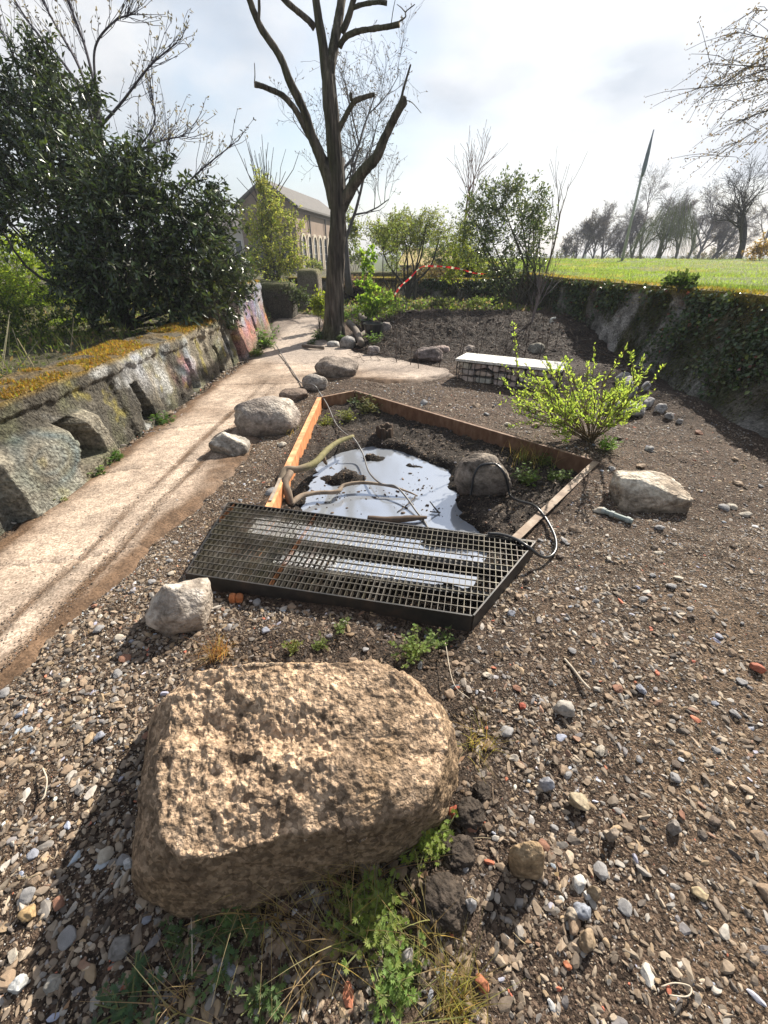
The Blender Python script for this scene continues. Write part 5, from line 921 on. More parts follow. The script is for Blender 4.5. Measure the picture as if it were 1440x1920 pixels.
# ground cover behind the wall
n = 9000; x, y = R.uniform(-6.5, -3.05, n), R.uniform(1.6, 11, n); ok = n2(x, y, 1.3, 3, 141) > R.uniform(-.5, .3, n); x, y = x[ok], y[ok]; n = len(x); b = B(); P = np.c_[x, y, Hg(x, y) + R.uniform(0, .09, n)]; cc = vary(n, (.09, .12, .03), .4, .15); k = R.random(n) < .3; cc[k] = vary(k.sum(), (.16, .12, .07), .3); leaves(b, P, rdir(n) + [0, 0, .2], R.uniform(.03, .075, n), .03, cc, .2)
blades(b, P[::2], R.uniform(.05, .22, len(P[::2])), .10, .008, vary(len(P[::2]), (.15, .18, .05), .4), 3); b.build('undergrowth', m_leaf, kind='stuff', label='low green undergrowth and litter on the ground behind the mossy wall')
# weeds and litter beyond the mound
n = 12000; x, y = R.uniform(-3.5, 3.9, n), R.uniform(11.2, 19, n); ok = (sdpoly(x, y, PATH) < -.1) & (n2(x, y, .8, 3, 142) > R.uniform(-.4, .5, n)); x, y = x[ok], y[ok]; n = len(x); b = B(); P = np.c_[x, y, Hg(x, y) + R.uniform(0, .2, n) * np.clip(.5 + n2(x, y, .9, 2, 143), 0, 1)]; cc = vary(n, (.12, .17, .04), .4, .15); k = R.random(n) < .35; cc[k] = vary(k.sum(), (.17, .13, .09), .3); leaves(b, P, rdir(n) + [0, 0, .4], R.uniform(.06, .13, n), .055, cc, .2); b.build('weeds', m_leaf, kind='stuff', label='patchy weeds and dead stalks growing beyond the dark mound')
b = B(); st = []
for k in range(26):
    p = np.array([R.uniform(-4.6, -3.4), R.uniform(3.4, 5.2), .5]); st.append(p + np.linspace(0, 1, 4)[:, None] * (unit(R.normal(0, .5, 3) + [.1, 0, 1]) * R.uniform(.3, .7)))
tubes(b, np.array(st), np.full((26, 4), .004), 4, vary(26, (.28, .24, .15), .3)); b.build('dead_stems', m_twig, loc=(-4, 4.3, .5), label='pale dead stems standing in the undergrowth above the near end of the mossy wall', kind='stuff')
# spring tree before the hall
clump_tree('spring_tree', 'young spring tree with yellow green leaves in front of the brick hall', gz(515, 560, 19), [(510, 395, 19, 30, 45), (485, 430, 19, 32), (535, 420, 19.2, 32), (510, 470, 18.9, 40), (545, 480, 19, 30), (475, 490, 19, 26), (495, 350, 19, 14, 25), (470, 540, 18.6, 30, 20), (530, 530, 18.8, 30)], 9500, .085, .05, (.19, .22, .05), stems=[gz(515, 560, 19), gz(528, 560, 19)], stemr=.06, spray=.32, c2=(.26, .28, .09, .3), hang=.2, shell=.1)
b = B(); q = np.random.default_rng(3); o = at(500, 400, 20); P = np.stack([o + np.linspace(0, 1, 5)[:, None] * (unit(np.array([q.normal(0, .32), q.normal(0, .2), 1])) * q.uniform(1.2, 2.6)) + q.normal(0, .04, (5, 3)) for _ in range(30)])
tt = thing('pollard_stump', 'small pollard with a brush of upright shoots against the hall roof', 'tree', gz(505, 560, 20)); tubes(b, P, np.tile(np.linspace(.022, .008, 5), (30, 1)), 4, (.10, .085, .085)); b.build('shoots', m_twig, tt); b = B(); tube(b, smooth_path([gz(505, 560, 20), at(503, 470, 20), o + [0, 0, .1]], 12), np.linspace(.16, .12, 12), 8, (.08, .07, .06)); b.build('trunk', m_twig, tt, smooth=True)
# small trees and shrubs in the middle distance
clump_tree('small_tree', 'small spreading tree with sparse young leaves and a forked dark stem behind the barrier tape', gz(772, 560, 15), [(755, 425, 15, 38, 22), (800, 420, 15, 35, 25), (715, 440, 15, 34, 22), (825, 440, 15.3, 22, 18), (770, 455, 14.8, 30, 16), (735, 465, 15, 26, 16)], 6500, .055, .03, (.15, .18, .05), stems=[gz(765, 545, 15), gz(778, 545, 15.1)], stemr=.05, spray=.25, shell=.05, tcol=(.06, .055, .045))
clump_tree('small_tree', 'thin upright young tree left of the spreading tree with pale leaves', gz(740, 575, 13), [(735, 470, 13, 18, 40), (720, 440, 13, 14, 20), (745, 420, 13, 16, 25)], 1700, .05, .028, (.14, .18, .05), stemr=.03, spray=.2, shell=.05, tcol=(.07, .06, .05))
clump_tree('sapling', 'young sapling with large fresh green leaves in front of the dark wall', gz(692, 605, 10.2), [(690, 500, 10.2, 17, 30), (692, 545, 10.2, 20, 30), (700, 470, 10.2, 10, 18), (684, 580, 10.2, 16, 16)], 800, .085, .06, (.17, .27, .04), stemr=.013, spray=.1, shell=.05)
clump_tree('young_shrub', 'leafy young shrub at the foot of the barrier tape', gz(715, 610, 10.4), [(715, 565, 10.4, 26, 22), (735, 580, 10.6, 18, 20), (700, 585, 10.2, 18, 16)], 1500, .06, .035, (.13, .20, .04), cat='bush', stemr=.012, spray=.12, shell=.1)
clump_tree('olive_tree', 'tall bushy evergreen with grey green crown at the end of the mossy wall', gz(975, 580, 12.3), [(940, 375, 12.3, 48, 35), (900, 400, 12.3, 42, 40), (960, 430, 12.2, 58, 55), (905, 455, 12.4, 40, 40), (1000, 395, 12.5, 32, 45), (1012, 445, 12.4, 26, 35), (950, 490, 12.2, 48, 32), (1000, 500, 12.3, 24, 25), (965, 350, 12.4, 25, 18), (925, 520, 12.1, 22, 24)], 9500, .078, .032, (.085, .120, .052), m_gloss, stems=[gz(968, 585, 12.2), gz(985, 585, 12.4), gz(1000, 580, 12.3)], stemr=.035, c2=(.20, .25, .07, .38), spray=.25, shell=.25, tcol=(.10, .085, .06))
clump_tree('yellow_green_bush', 'light green bush growing at the left of the tall grey green evergreen', gz(865, 570, 14), [(870, 440, 14, 24, 26), (860, 480, 14, 26, 26), (885, 500, 13.8, 24, 24), (850, 510, 14, 22, 20)], 4200, .06, .034, (.17, .21, .04), cat='bush', stemr=.02, spray=.18, shell=.1)
bare_tree('reddish_birch', 'leafless reddish twiggy sapling above the light green bush', 868, 470, 18, 150, 43, rpx=5, lv=3, hf=.62, spread=.4, nch=(4, 5), up=.6, tcol=(.22, .14, .11), twig=.006)
bare_tree('bare_sapling', 'tall thin leafless sapling right of the grey green evergreen', 1012, 545, 12.6, 190, 44, rpx=4, lv=2, hf=.7, spread=.35, nch=(4, 5), up=.6, tcol=(.14, .11, .08), twig=.004)
bare_tree('bare_sapling', 'grey leafless shrub standing in front of the mossy wall on the dark mound', 990, 640, 9.2, 150, 45, rpx=4, lv=3, hf=.6, spread=.5, nch=(4, 5), up=.5, tcol=(.20, .17, .165), twig=.0028)
for i, (px, py, Y, rx, ry, c, lab, nm) in enumerate([(540, 555, 12.5, 48, 20, (.055, .075, .035), 'dark ivy heaped over the ruined pier', 'ivy_mound'), (590, 500, 30, 14, 12, (.16, .19, .05), 'pale leafy bush at the foot of the hall windows', 'leafy_bush'), (655, 430, 22, 22, 30, (.17, .20, .06), 'light green young foliage just right of the pollarded trunk', 'leafy_bush'), (665, 480, 22, 24, 22, (.14, .18, .05), 'green bush behind the slender leafless tree', 'leafy_bush'),
        (598, 570, 10.2, 11, 30, (.19, .24, .03), 'yellow green ivy spilling down left of the pollarded trunk', 'ivy_mound'), (770, 590, 12, 44, 18, (.09, .13, .035), 'low green plants along the back of the dark mound', 'low_shrub'), (830, 575, 13.5, 34, 22, (.10, .12, .05), 'mixed green shrub below the barrier tape', 'low_shrub'), (890, 580, 13, 28, 22, (.09, .12, .04), 'green shrub at the far corner of the mossy wall', 'low_shrub'), (845, 590, 11.6, 16, 8, (.25, .32, .04), 'small bright lime plant at the back of the mound', 'low_shrub'), (935, 590, 12, 18, 20, (.13, .18, .04), 'fresh green plant beside the evergreen stems', 'low_shrub'),
        (800, 520, 17, 60, 26, (.11, .09, .05), 'brownish winter shrub behind the barrier tape', 'winter_shrub'), (670, 535, 16.8, 40, 14, (.12, .085, .075), 'reddish brown shrub along the dark garden wall', 'winter_shrub'), (850, 470, 24, 60, 30, (.13, .16, .06), 'hazy green trees far behind the barrier tape', 'far_shrub'), (760, 440, 30, 70, 34, (.11, .14, .06), 'pale green trees far behind the small spreading tree', 'far_shrub'),
        (1275, 531, 6.6, 26, 7, (.07, .11, .03), 'dark green tussock on the field edge above the ivy wall', 'tussock'), (1425, 470, 24, 22, 22, (.22, .15, .05), 'orange brown shrub at the right end of the field', 'winter_shrub'), (1040, 500, 40, 50, 22, (.10, .11, .09), 'grey hazy shrubs at the left end of the far field', 'far_shrub'), (1160, 494, 58, 90, 16, (.11, .11, .11), 'low purple grey hedge behind the field trees', 'far_hedge'), (1330, 490, 58, 90, 20, (.11, .105, .10), 'long hazy hedge at the right behind the field trees', 'far_hedge'), (425, 545, 12, 40, 40, (.04, .055, .025), 'dark leafy shrub in front of the cream house', 'dark_shrub')]):
    bb_ = gz(px, py + ry, Y); p = at(px, py, Y)
    if px > 1000 and Y < 45: bb_[2] = min(1.1 if Y < 20 else .9, p[2] - .05)
    bb_[2] = min(bb_[2], p[2]); far = max(1, Y / 12)
    clump_tree(nm, lab, bb_, [(px, py, Y, rx * .6, ry), (px - rx * .55, py + ry * .2, Y, rx * .45, ry * .7), (px + rx * .5, py + ry * .15, Y + .1, rx * .5, ry * .75)], int(max(700, min(5200, 2.6 * rx * ry))), .055 * far ** .8, .032 * far ** .8, c, cat='bush', stemr=.012 * far, spray=.12 * far, shell=.1)
# ------------------------------------------------------------------ yellow green shrub right of the pond
def wand_shrub(name, label, base, n, spread, hgt, seed, c, lf, lean=(0, 0), per=26):
    q = np.random.default_rng(seed); t = thing(name, label, 'shrub', base); sb, lb = B(), B(); st = []; LP, LD = [], []
    for k in range(n):
        a = q.uniform(0, 6.28); tilt = q.uniform(.05, 1.) ** .7 * spread; d = np.array([math.cos(a) * tilt + lean[0], math.sin(a) * tilt * .8 + lean[1], 1.]); d = unit(d); ln = hgt * q.uniform(.55, 1.1) * (1 + .7 * max(0, -d[0]) - .3 * max(0, d[0])); tt = np.linspace(0, 1, 6)[:, None]
        P = base + d * ln * tt + np.array([0, 0, .10 * tilt - .32 * max(0, -d[0])]) * ln * (tt ** 2) + np.cumsum(q.normal(0, .012, (6, 3)), 0) * [1, 1, .5]; P[0] = base + q.normal(0, .02, 3) * [1, 1, 0]; st.append(P)
        subs = [P]
        for j in range(q.integers(2, 5)):
            i = q.integers(2, 5); dd = unit(d + q.normal(0, .5, 3)); S = P[i] + dd * ln * q.uniform(.15, .4) * tt; st.append(S); subs.append(S)
        for S in subs:
            m = int(per * q.uniform(.6, 1.2)); f = q.uniform(.28 if S is P else .1, 1, m) ** .8 * 5; i = np.minimum(f.astype(int), 4); fr = (f - i)[:, None]; LP.append(S[i] * (1 - fr) + S[i + 1] * fr + q.normal(0, .006, (m, 3))); LD.append(unit(S[i + 1] - S[i]) * .6 + unit(q.normal(size=(m, 3))) * .8 + [0, 0, .3])
    m = len(st); tubes(sb, np.array(st), np.tile(np.linspace(.0065, .002, 6), (m, 1)) , 5, (.16, .12, .07)); LP, LD = np.concatenate(LP), np.concatenate(LD); m = len(LP)
    leaves(lb, LP, LD, R.uniform(.6, 1.25, m) * lf, R.uniform(.6, 1.1, m) * lf * .58, vary(m, c, .2, .08), .25); sb.build('stems', m_twig, t); lb.build('leaves', m_leaf, t); return t
p = g(1108, 830); p[2] = float(Hg(p[0], p[1])) - .01
wand_shrub('spring_shrub', 'airy shrub with tiny yellow green new leaves standing right of the pond', p, 46, 1.5, .80, 4, (.27, .36, .08), .034, lean=(-.55, -.05), per=30)
def herb(name, label, px, py, n, hgt, lf, c, seed, z=None, spread=.8, lobes=5, cat='plant', stemc=(.14, .15, .06), group=None, nl=7):
    """leafy weed: stems with lobed leaves (each leaf is a fan of leaflets)"""
    q = np.random.default_rng(seed); zz = 0 if z is None else z
    for _ in range(3):
        p = g(px, py, zz)
        if z is None: zz = float(Hg(p[0], p[1]))
    t = thing(name, label, cat, p, group); sb, lb = B(), B(); st = []; P_, D_, L_, N_ = [], [], [], []
    for k in range(n):
        a = q.uniform(0, 6.28); ti = q.uniform(.1, 1) * spread; d = unit(np.array([math.cos(a) * ti, math.sin(a) * ti, 1.])); ln = hgt * q.uniform(.5, 1.15); tt = np.linspace(0, 1, 5)[:, None]; S = p + q.normal(0, hgt * .12, 3) * [1, 1, 0] + d * ln * tt - np.array([0, 0, .25]) * ln * ti * tt ** 2; st.append(S)
        for j in range(nl):
            f = q.uniform(.25, 1) * 4; i = min(int(f), 3); o = S[i] + (S[i + 1] - S[i]) * (f - i); la = q.uniform(0, 6.28); ld = unit(np.array([math.cos(la), math.sin(la), q.uniform(-.1, .6)])); up = unit(np.array([q.normal(0, .3), q.normal(0, .3), 1])); sd_ = np.cross(ld, up); sz = lf * q.uniform(.6, 1.2)
            for m in range(lobes):
                an = (m - (lobes - 1) / 2) * .55; P_.append(o + ld * sz * .35); D_.append(ld * math.cos(an) + sd_ * math.sin(an)); L_.append(sz * (1 - .12 * abs(m - (lobes - 1) / 2))); N_.append(up)
    tubes(sb, np.array(st), np.tile(np.linspace(.0022, .001, 5) * (1 + hgt * 2), (n, 1)), 4, stemc); m = len(P_)
    leaves(lb, np.array(P_), np.array(D_), np.array(L_) * .8, np.array(L_) * .25, np.repeat(vary(m // lobes, c, .25, .1), lobes, 0), .12, np.array(N_)); sb.build('stems', m_twig, t); lb.build('leaves', m_leaf, t); return t
GR = (.14, .20, .045)
for i, (px, py, n, h, lf, c, lab) in enumerate([(710, 1700, 10, .10, .024, (.21, .27, .06), 'upper feathery weed above the largest foreground weed'), (500, 1870, 5, .09, .024, (.11, .17, .06), 'shaded weed at the bottom left of the dry stalks'), (350, 1760, 4, .07, .022, (.09, .14, .06), 'weed in the deep shade before the boulder'), (690, 1745, 15, .11, .026, (.20, .26, .06), 'largest feathery green weed in the middle of the foreground'), (800, 1590, 11, .09, .024, (.21, .27, .05), 'feathery green weed at the right foot of the big boulder'), (745, 1850, 12, .09, .026, (.17, .25, .06), 'green weed trailing at the bottom of the foreground'), (420, 1800, 6, .10, .024, (.10, .16, .07), 'shaded green weed in front of the left half of the boulder'), (250, 1890, 6, .09, .026, (.08, .14, .07), 'weed in the shade at the lower left corner'),
        (780, 1228, 12, .12, .027, (.19, .26, .06), 'feathery weed between the big boulder and the grating'), (455, 1740, 6, .09, .022, (.11, .18, .06), 'thin weed tight against the front of the boulder'), (550, 1218, 7, .05, .016, (.20, .22, .05), 'tiny yellow green weed behind the boulder'), (600, 1212, 6, .05, .016, (.15, .19, .04), 'small green weed behind the middle of the boulder'), (640, 1180, 7, .05, .016, (.14, .19, .05), 'low weed in the dark soil below the grating'), (820, 1205, 7, .10, .02, (.12, .19, .05), 'upright weed close to the front corner of the grating')]):
    herb('feathery_weed', lab, px, py, int(n * 2.4), h * 1.3, lf * .72, c, 30 + i, spread=1.5, lobes=5, nl=10)
for i, (px, py, n, h, lf, c, lab) in enumerate([(212, 872, 22, .17, .06, (.10, .19, .04), 'clump of green leaves at the foot of the broken wall buttress'), (306, 802, 26, .17, .06, (.08, .15, .035), 'green plants growing below the second wall hole'), (186, 898, 12, .12, .05, (.11, .18, .05), 'small green plant by the near wall hole'), (497, 655, 40, .36, .085, (.12, .21, .04), 'bright green plants along the end of the painted wall'), (482, 672, 24, .24, .07, (.17, .25, .05), 'yellowish low plants at the foot of the painted wall'), (505, 630, 16, .34, .08, (.07, .14, .03), 'dark green plants at the corner of the painted wall'),
        (1135, 845, 20, .15, .05, (.20, .33, .05), 'round bright green plant at the base of the yellow green shrub'), (112, 952, 12, .08, .04, (.16, .19, .05), 'low yellowish weeds below the wall buttress'), (648, 598, 14, .26, .10, (.13, .22, .04), 'fresh green tuft right of the pollarded trunk'), (700, 648, 18, .30, .075, (.12, .20, .045), 'green plant in a black pot right of the tree base'), (600, 640, 40, .22, .075, (.075, .13, .03), 'dark green ivy skirt round the pollarded tree base'), (640, 640, 22, .16, .065, (.09, .15, .035), 'green ground ivy in front of the tree base'), (585, 650, 14, .14, .06, (.06, .10, .025), 'dark low leaves at the left foot of the tree'), (990, 636, 12, .24, .06, (.14, .20, .05), 'small green plant at the base of the grey leafless shrub')]):
    herb('leafy_plant', lab, px, py, n, h, lf, c, 60 + i, spread=1.0, lobes=3, nl=8)
for i, (px, py, n, h, lf, c, lab) in enumerate([(985, 910, 12, .12, .03, (.12, .19, .035), 'green weeds on the mud right of the pond rock'), (1020, 880, 10, .12, .03, (.09, .13, .03), 'darker weeds in the right corner of the pond'), (1045, 905, 9, .10, .03, (.13, .20, .04), 'small weeds against the right pond edge'), (650, 790, 9, .12, .035, (.20, .22, .05), 'yellow green weeds at the far left corner of the pond'), (690, 778, 12, .16, .035, (.17, .17, .06), 'pale weeds near the far corner of the pond'), (672, 768, 9, .14, .035, (.08, .12, .05), 'dark green weeds at the far tip of the pond'), (612, 800, 8, .10, .03, (.22, .25, .04), 'low yellow weeds beside the left pond plate')]):
    herb('pond_weed', lab, px, py, int(n * 3.2), h * 1.6, lf * 1.2, c, 90 + i, z=-.16, spread=1.3, lobes=3)
def tuft(name, label, px, py, n, h, c, seed, lean=.6, w=.004, z=None, rad=.03):
    zz = 0 if z is None else z
    for _ in range(3):
        p = g(px, py, zz)
        if z is None: zz = float(Hg(p[0], p[1]))
    P = p + R.normal(0, rad, (n, 3)) * [1, 1, 0]; b = B(); cc = vary(n, c, .3, .12); k = R.random(n) < .35; cc[k] = vary(k.sum(), (.32, .24, .11), .25)
    blades(b, P, h * R.uniform(.4, 1.15, n), h * lean, w, cc, 5); return b.build(name, m_grass, loc=p, label=label, cat='grass tuft')
for a in [('straw coloured stalks bent over the front of the boulder', 470, 1690, 14, .17, (.30, .24, .13), 21), ('dry grass with arching blades between the weeds and the boulder', 690, 1665, 18, .16, (.30, .22, .11), 22), ('long arching dead blades in the middle of the foreground weeds', 640, 1760, 16, .17, (.33, .25, .13), 23), ('small dry tuft right of the foreground weeds', 800, 1760, 20, .10, (.26, .22, .09), 24), ('thin dry grass tuft tuft in the shade below the boulder front', 628, 1660, 26, .13, (.20, .17, .06), 1), ('straggly straw coloured grass left of the foreground weeds', 520, 1730, 22, .14, (.28, .21, .10), 2), ('dense dry grass tuft at the bottom right of the weeds', 855, 1880, 75, .11, (.21, .20, .07), 3), ('wispy grass right of the big boulder', 895, 1395, 26, .10, (.24, .21, .06), 4), ('reddish dry grass at the left rear of the boulder', 410, 1228, 60, .09, (.30, .16, .07), 5), ('bent straw stalks at the very bottom of the foreground', 590, 1800, 16, .13, (.30, .22, .11), 6), ('long pale blades at the lower left corner of the weeds', 340, 1880, 14, .13, (.33, .25, .14), 7)]:
    tuft('grass_tuft', a[0], a[1], a[2], int(a[3] * 2), a[4] * 1.35, a[5], a[6], .85, .0038, None, .026)
tuft('grass_tuft', 'dark green sedge at the back right of the pond', 1000, 872, 170, .26, (.10, .12, .035), 8, .5, .006, -.16, .10)
tuft('grass_tuft', 'brown sedge clump beside the pond rock', 975, 868, 90, .22, (.15, .13, .05), 9, .5, .005, -.16, .06)
tuft('grass_tuft', 'tuft of dry yellow grass beside the large grey boulder', 545, 812, 40, .10, (.26, .24, .07), 10, .6, .006, None, .05)
tuft('grass_tuft', 'pale grass hanging over the dark garden wall', 722, 560, 160, .5, (.30, .26, .13), 12, .8, .016, .45, .22)

# ------------------------------------------------------------------ drift wood, stump, cables, pipe
def stick(name, label, pts, rpx, c, k=10, mat_=None, cat='branch', parent=None, n=40, moss=None):
    P = np.array([g(*q[:3]) for q in pts]); r = np.array(rpx) * .42 * np.array([ppm(p) for p in P]); Q = smooth_path(P, n); rr_ = np.interp(np.linspace(0, len(P) - 1, n), range(len(P)), r) * (1 + .12 * fbm(Q * 14, 2, 3)); b = B(); tube(b, Q, rr_, k, c)
    C = np.asarray(c) * (1 + .35 * fbm(b.v[-1] * 16, 3, 4)[:, None])
    if moss: s = np.repeat(sst(moss[0], moss[1], np.linspace(0, 1, n)) * sst(moss[3], moss[2], np.linspace(0, 1, n)), k)[:, None] * .75; C = C * (1 - s) + np.array([.15, .14, .05]) * s
    b.c[-1] = np.clip(C, .01, .6); mt = mat_ or m_wood
    return b.build(name, mt, parent, smooth=True) if parent else b.build(name, mt, loc=P[0], smooth=True, label=label, cat=cat)
bk_ = (.20, .155, .11)
mossy = thing('mossy_branch', 'thick crooked branch with green moss leaning over the left pond edge into the water', 'branch', g(540, 880, .05))
stick('stem', None, [(528, 905, .0), (536, 882, .05), (560, 880, .055), (590, 868, .05), (612, 845, .03), (635, 828, .0), (662, 818, -.03)], [22, 18, 17, 15, 14, 11, 8], bk_, parent=mossy, moss=(.3, .5, .95, 1.1))
stick('stub', None, [(606, 850, .03), (609, 864, -.02), (612, 870, -.06)], [10, 8, 6], (.16, .12, .08), parent=mossy, n=10)
dr = thing('driftwood_branch', 'bare curved branch lying across the water in front of the mud', 'branch', g(580, 925, -.16))
stick('stem', None, [(545, 945, -.12), (565, 930, -.13), (595, 924, -.15), (632, 922, -.15), (645, 910, -.14), (680, 905, -.14), (730, 911, -.15), (765, 922, -.18), (783, 930, -.2)], [13, 12, 10, 10, 9, 8, 6, 4, 3], (.22, .17, .125), parent=dr, n=60)
stick('fork', None, [(780, 930, -.2), (765, 945, -.2), (745, 960, -.21)], [3, 3, 2], (.12, .10, .08), parent=dr, n=12)
stick('log', 'dark half sunk log at the edge of the grating', [(690, 972, -.2), (730, 975, -.19), (770, 972, -.18), (800, 970, -.19)], [14, 17, 15, 7], (.10, .07, .05), cat='log')
tw = thing('twig', 'small forked twig standing out of the water left of the pond rock', 'twig', g(820, 960, -.2)); stick('stem', None, [(806, 940, -.12), (815, 952, -.17), (824, 962, -.21)], [2.4, 3.4, 4], (.06, .05, .04), parent=tw, n=12); stick('fork', None, [(806, 959, -.2), (815, 960, -.2), (826, 961, -.2)], [3, 3, 3], (.06, .05, .04), parent=tw, n=8)
stick('root_stub', 'broken piece of root leaning on the left pond plate', [(545, 885, .06), (535, 905, .02), (540, 925, -.04), (545, 945, -.12)], [15, 17, 18, 15], (.20, .15, .11), cat='wood')
b = B(); beam(b, g(508, 948, 0), g(527, 905, 0), .022, -.1, .045, (.30, .25, .20)); b.build('plank', m_wood, loc=g(515, 930), label='weathered grey board standing at the near left corner of the pond', cat='plank')
# hollow stump: wall pieces round a dark hollow
sp_ = g(720, 818, -.16); stp = thing('hollow_stump', 'short hollow dark stump standing on the mud at the back of the pond', 'stump', sp_); b = B(); na = 40; an = np.linspace(0, 2 * np.pi, na, endpoint=False); ro = .088 * (1 + .10 * np.sin(an * 3 + 1) + .05 * np.sin(an * 9)); ri = ro * .72; tz = .115 + .018 * np.sin(an * 2) + .01 * np.sin(an * 7)
R4 = np.stack([np.stack([sp_[0] + f(an) * np.cos(an), sp_[1] + f(an) * np.sin(an), sp_[2] + z], -1) for f, z in ((lambda a: ro * 1.08, 0 * an - .03), (lambda a: ro, tz * .9), (lambda a: ro * .95, tz), (lambda a: ri, tz - .005), (lambda a: ri * .9, 0 * an + .01))])
i, j = np.meshgrid(np.arange(4), np.arange(na), indexing='ij'); j2 = (j + 1) % na; b.add(R4.reshape(-1, 3), np.stack([i * na + j, i * na + j2, (i + 1) * na + j2, (i + 1) * na + j], -1).reshape(-1, 4), np.repeat([(.05, .035, .025), (.08, .055, .04), (.16, .12, .09), (.10, .075, .055), (.02, .015, .012)], na, 0)); b.build('bark_ring', m_bark, stp, smooth=True)
b = B(); b.add(R4[4], np.array([list(range(na))]), (.02, .015, .012)); b.build('hollow_floor', m_wood, stp)
def on_rock(px, py, _=None):
    from mathutils import Vector
    o0 = Vector((0, 0, EYE)) - pond_rock.location; d = ray(px, py); d = d / np.linalg.norm(d); hit, loc, nn, _i = pond_rock.ray_cast(o0, Vector(d))
    return np.array(loc + pond_rock.location + nn * .012) if hit else g(px, py, -.05)
def cable(name, label, pts, dia, mat_=m_hose, n=140, cat='cable'):
    Q = smooth_path(np.array([on_rock(*q) if q[2] is None else g(*q) for q in pts]), n); b = B(); tube(b, Q, dia / 2, 8, (.3, .29, .27)); return b.build(name, mat_, loc=Q[0], smooth=True, label=label, cat=cat)
m_cab = M('grey_cable', [(.10, .095, .09), (.16, .155, .15)], 14, .45, 0, spec=.5)
cable('cable', 'thin grey cable running from the painted wall over the pond edge down into the water', [(516, 645, .06), (530, 668, .03), (548, 695, .03), (565, 718, .03), (588, 722, .14), (600, 738, .05), (614, 760, -.03), (630, 795, -.11), (650, 815, -.06), (663, 822, -.03), (680, 850, -.13), (692, 885, -.15), (715, 907, -.13), (740, 911, -.13), (760, 930, -.16), (780, 958, -.19), (800, 985, -.21), (818, 1030, -.22)], .016, m_cab)
cable('hose', 'black hose looped over the pond rock and round the right corner of the grating', [(858, 918, -.19), (872, 932, -.2), (880, 941, -.2), (884, 915, None), (888, 893, None), (897, 876, None), (912, 871, None), (930, 873, None), (943, 884, None), (951, 905, None), (956, 928, -.1), (970, 938, -.02), (995, 945, .03), (1008, 953, .055), (1025, 975, .03), (1040, 1005, .02), (1042, 1030, .02), (1030, 1044, .025), (1012, 1042, .06), (990, 1025, .115), (965, 1010, .117), (940, 1002, .117), (915, 1000, .117)], .019)
pp_ = thing('metal_pipe', 'short dull metal pipe lying on the gravel left of the flat topped block', 'pipe', g(1155, 968)); a, e = g(1132, 958, .02), g(1186, 978, .02)
b = B(); tube(b, np.linspace(a, e, 6), .017, 12, (.22, .26, .24)); b.build('tube', m_plain, pp_, smooth=False)
for f in (.0, .30, .85):
    b = B(); c = a + (e - a) * f; u_ = unit(e - a); tube(b, [c - u_ * .012, c + u_ * .012], .022, 12, (.30, .33, .31)); b.build('collar', m_plain, pp_)
# ------------------------------------------------------------------ barrier tape, flagpole, pots, stakes
tape = thing('barrier_tape', 'red and white barrier tape strung slackly between shrubs behind the dark mound', 'tape', at(722, 588, 10.6))
TP = [(722, 590, 10.6, 9), (731, 570, 10.7, 9), (741, 552, 10.8, 7), (752, 536, 10.9, 8), (768, 522, 11.0, 7), (790, 501, 11.2, 5), (815, 499, 11.5, 8), (840, 501, 11.8, 8), (865, 505, 12.0, 7), (890, 512, 12.1, 6), (915, 514, 12.2, 5)]
P = np.array([at(*q[:3]) for q in TP]); wq = np.array([q[3] * ppm(p) for q, p in zip(TP, P)]); Q = smooth_path(P, 92); W_ = .48 * np.interp(np.linspace(0, len(P) - 1, 92), range(len(P)), wq); tang = unit(np.gradient(Q, axis=0)); nrm_ = unit(np.cross(tang, [0, 1, .15])); tw_ = (.5 + .5 * np.abs(np.sin(np.arange(92) * .21)))[:, None]
A_, B_ = Q + nrm_ * W_[:, None] / 2 * tw_, Q - nrm_ * W_[:, None] / 2 * tw_ + [0, .02, 0]
m_tape = M('tape_plastic', [(.9, .9, .9), (1, 1, 1)], 10, .45, 0, attr=True, spec=.4, transl=.3)
for i in range(0, 90, 2): red = (i // 2) % 3 > 0; V_ = [A_[i], A_[i + 1], A_[i + 2], B_[i + 2], B_[i + 1], B_[i]]; b = B(); b.add(V_, np.array([[0, 1, 4, 5], [1, 2, 3, 4]]), (.62, .035, .05) if red else (.80, .78, .76)); b.build('red_stripe' if red else 'white_stripe', m_tape, tape)
fl = thing('leaning_flagpole', 'tall leaning pole with a furled grey banner at its top on the field', 'flagpole', at(1165, 496, 24)); a, m1, e = at(1164, 498, 24), at(1203, 330, 24), at(1226, 243, 24)
b = B(); tube(b, [a, m1, e], [.075, .055, .03], 8, (.42, .44, .46)); b.build('pole', m_plain, fl, smooth=True)
b = B(); Qf = np.linspace(at(1204, 332, 23.95), at(1224, 250, 23.95), 14); tube(b, Qf, np.array([.05, .12, .16, .17, .17, .16, .15, .15, .13, .12, .10, .08, .06, .03]) * .55, 7, (.20, .23, .27)); b.build('banner', m_plain, fl, smooth=True)
b = B(); pw = at(1092, 497, 40); tube(b, [pw - [0, 0, .6], pw + [.08, 0, .75]], .09, 8, (.7, .7, .7)); b.build('white_post', m_plain, loc=pw, label='short white post on the far edge of the field', cat='post')
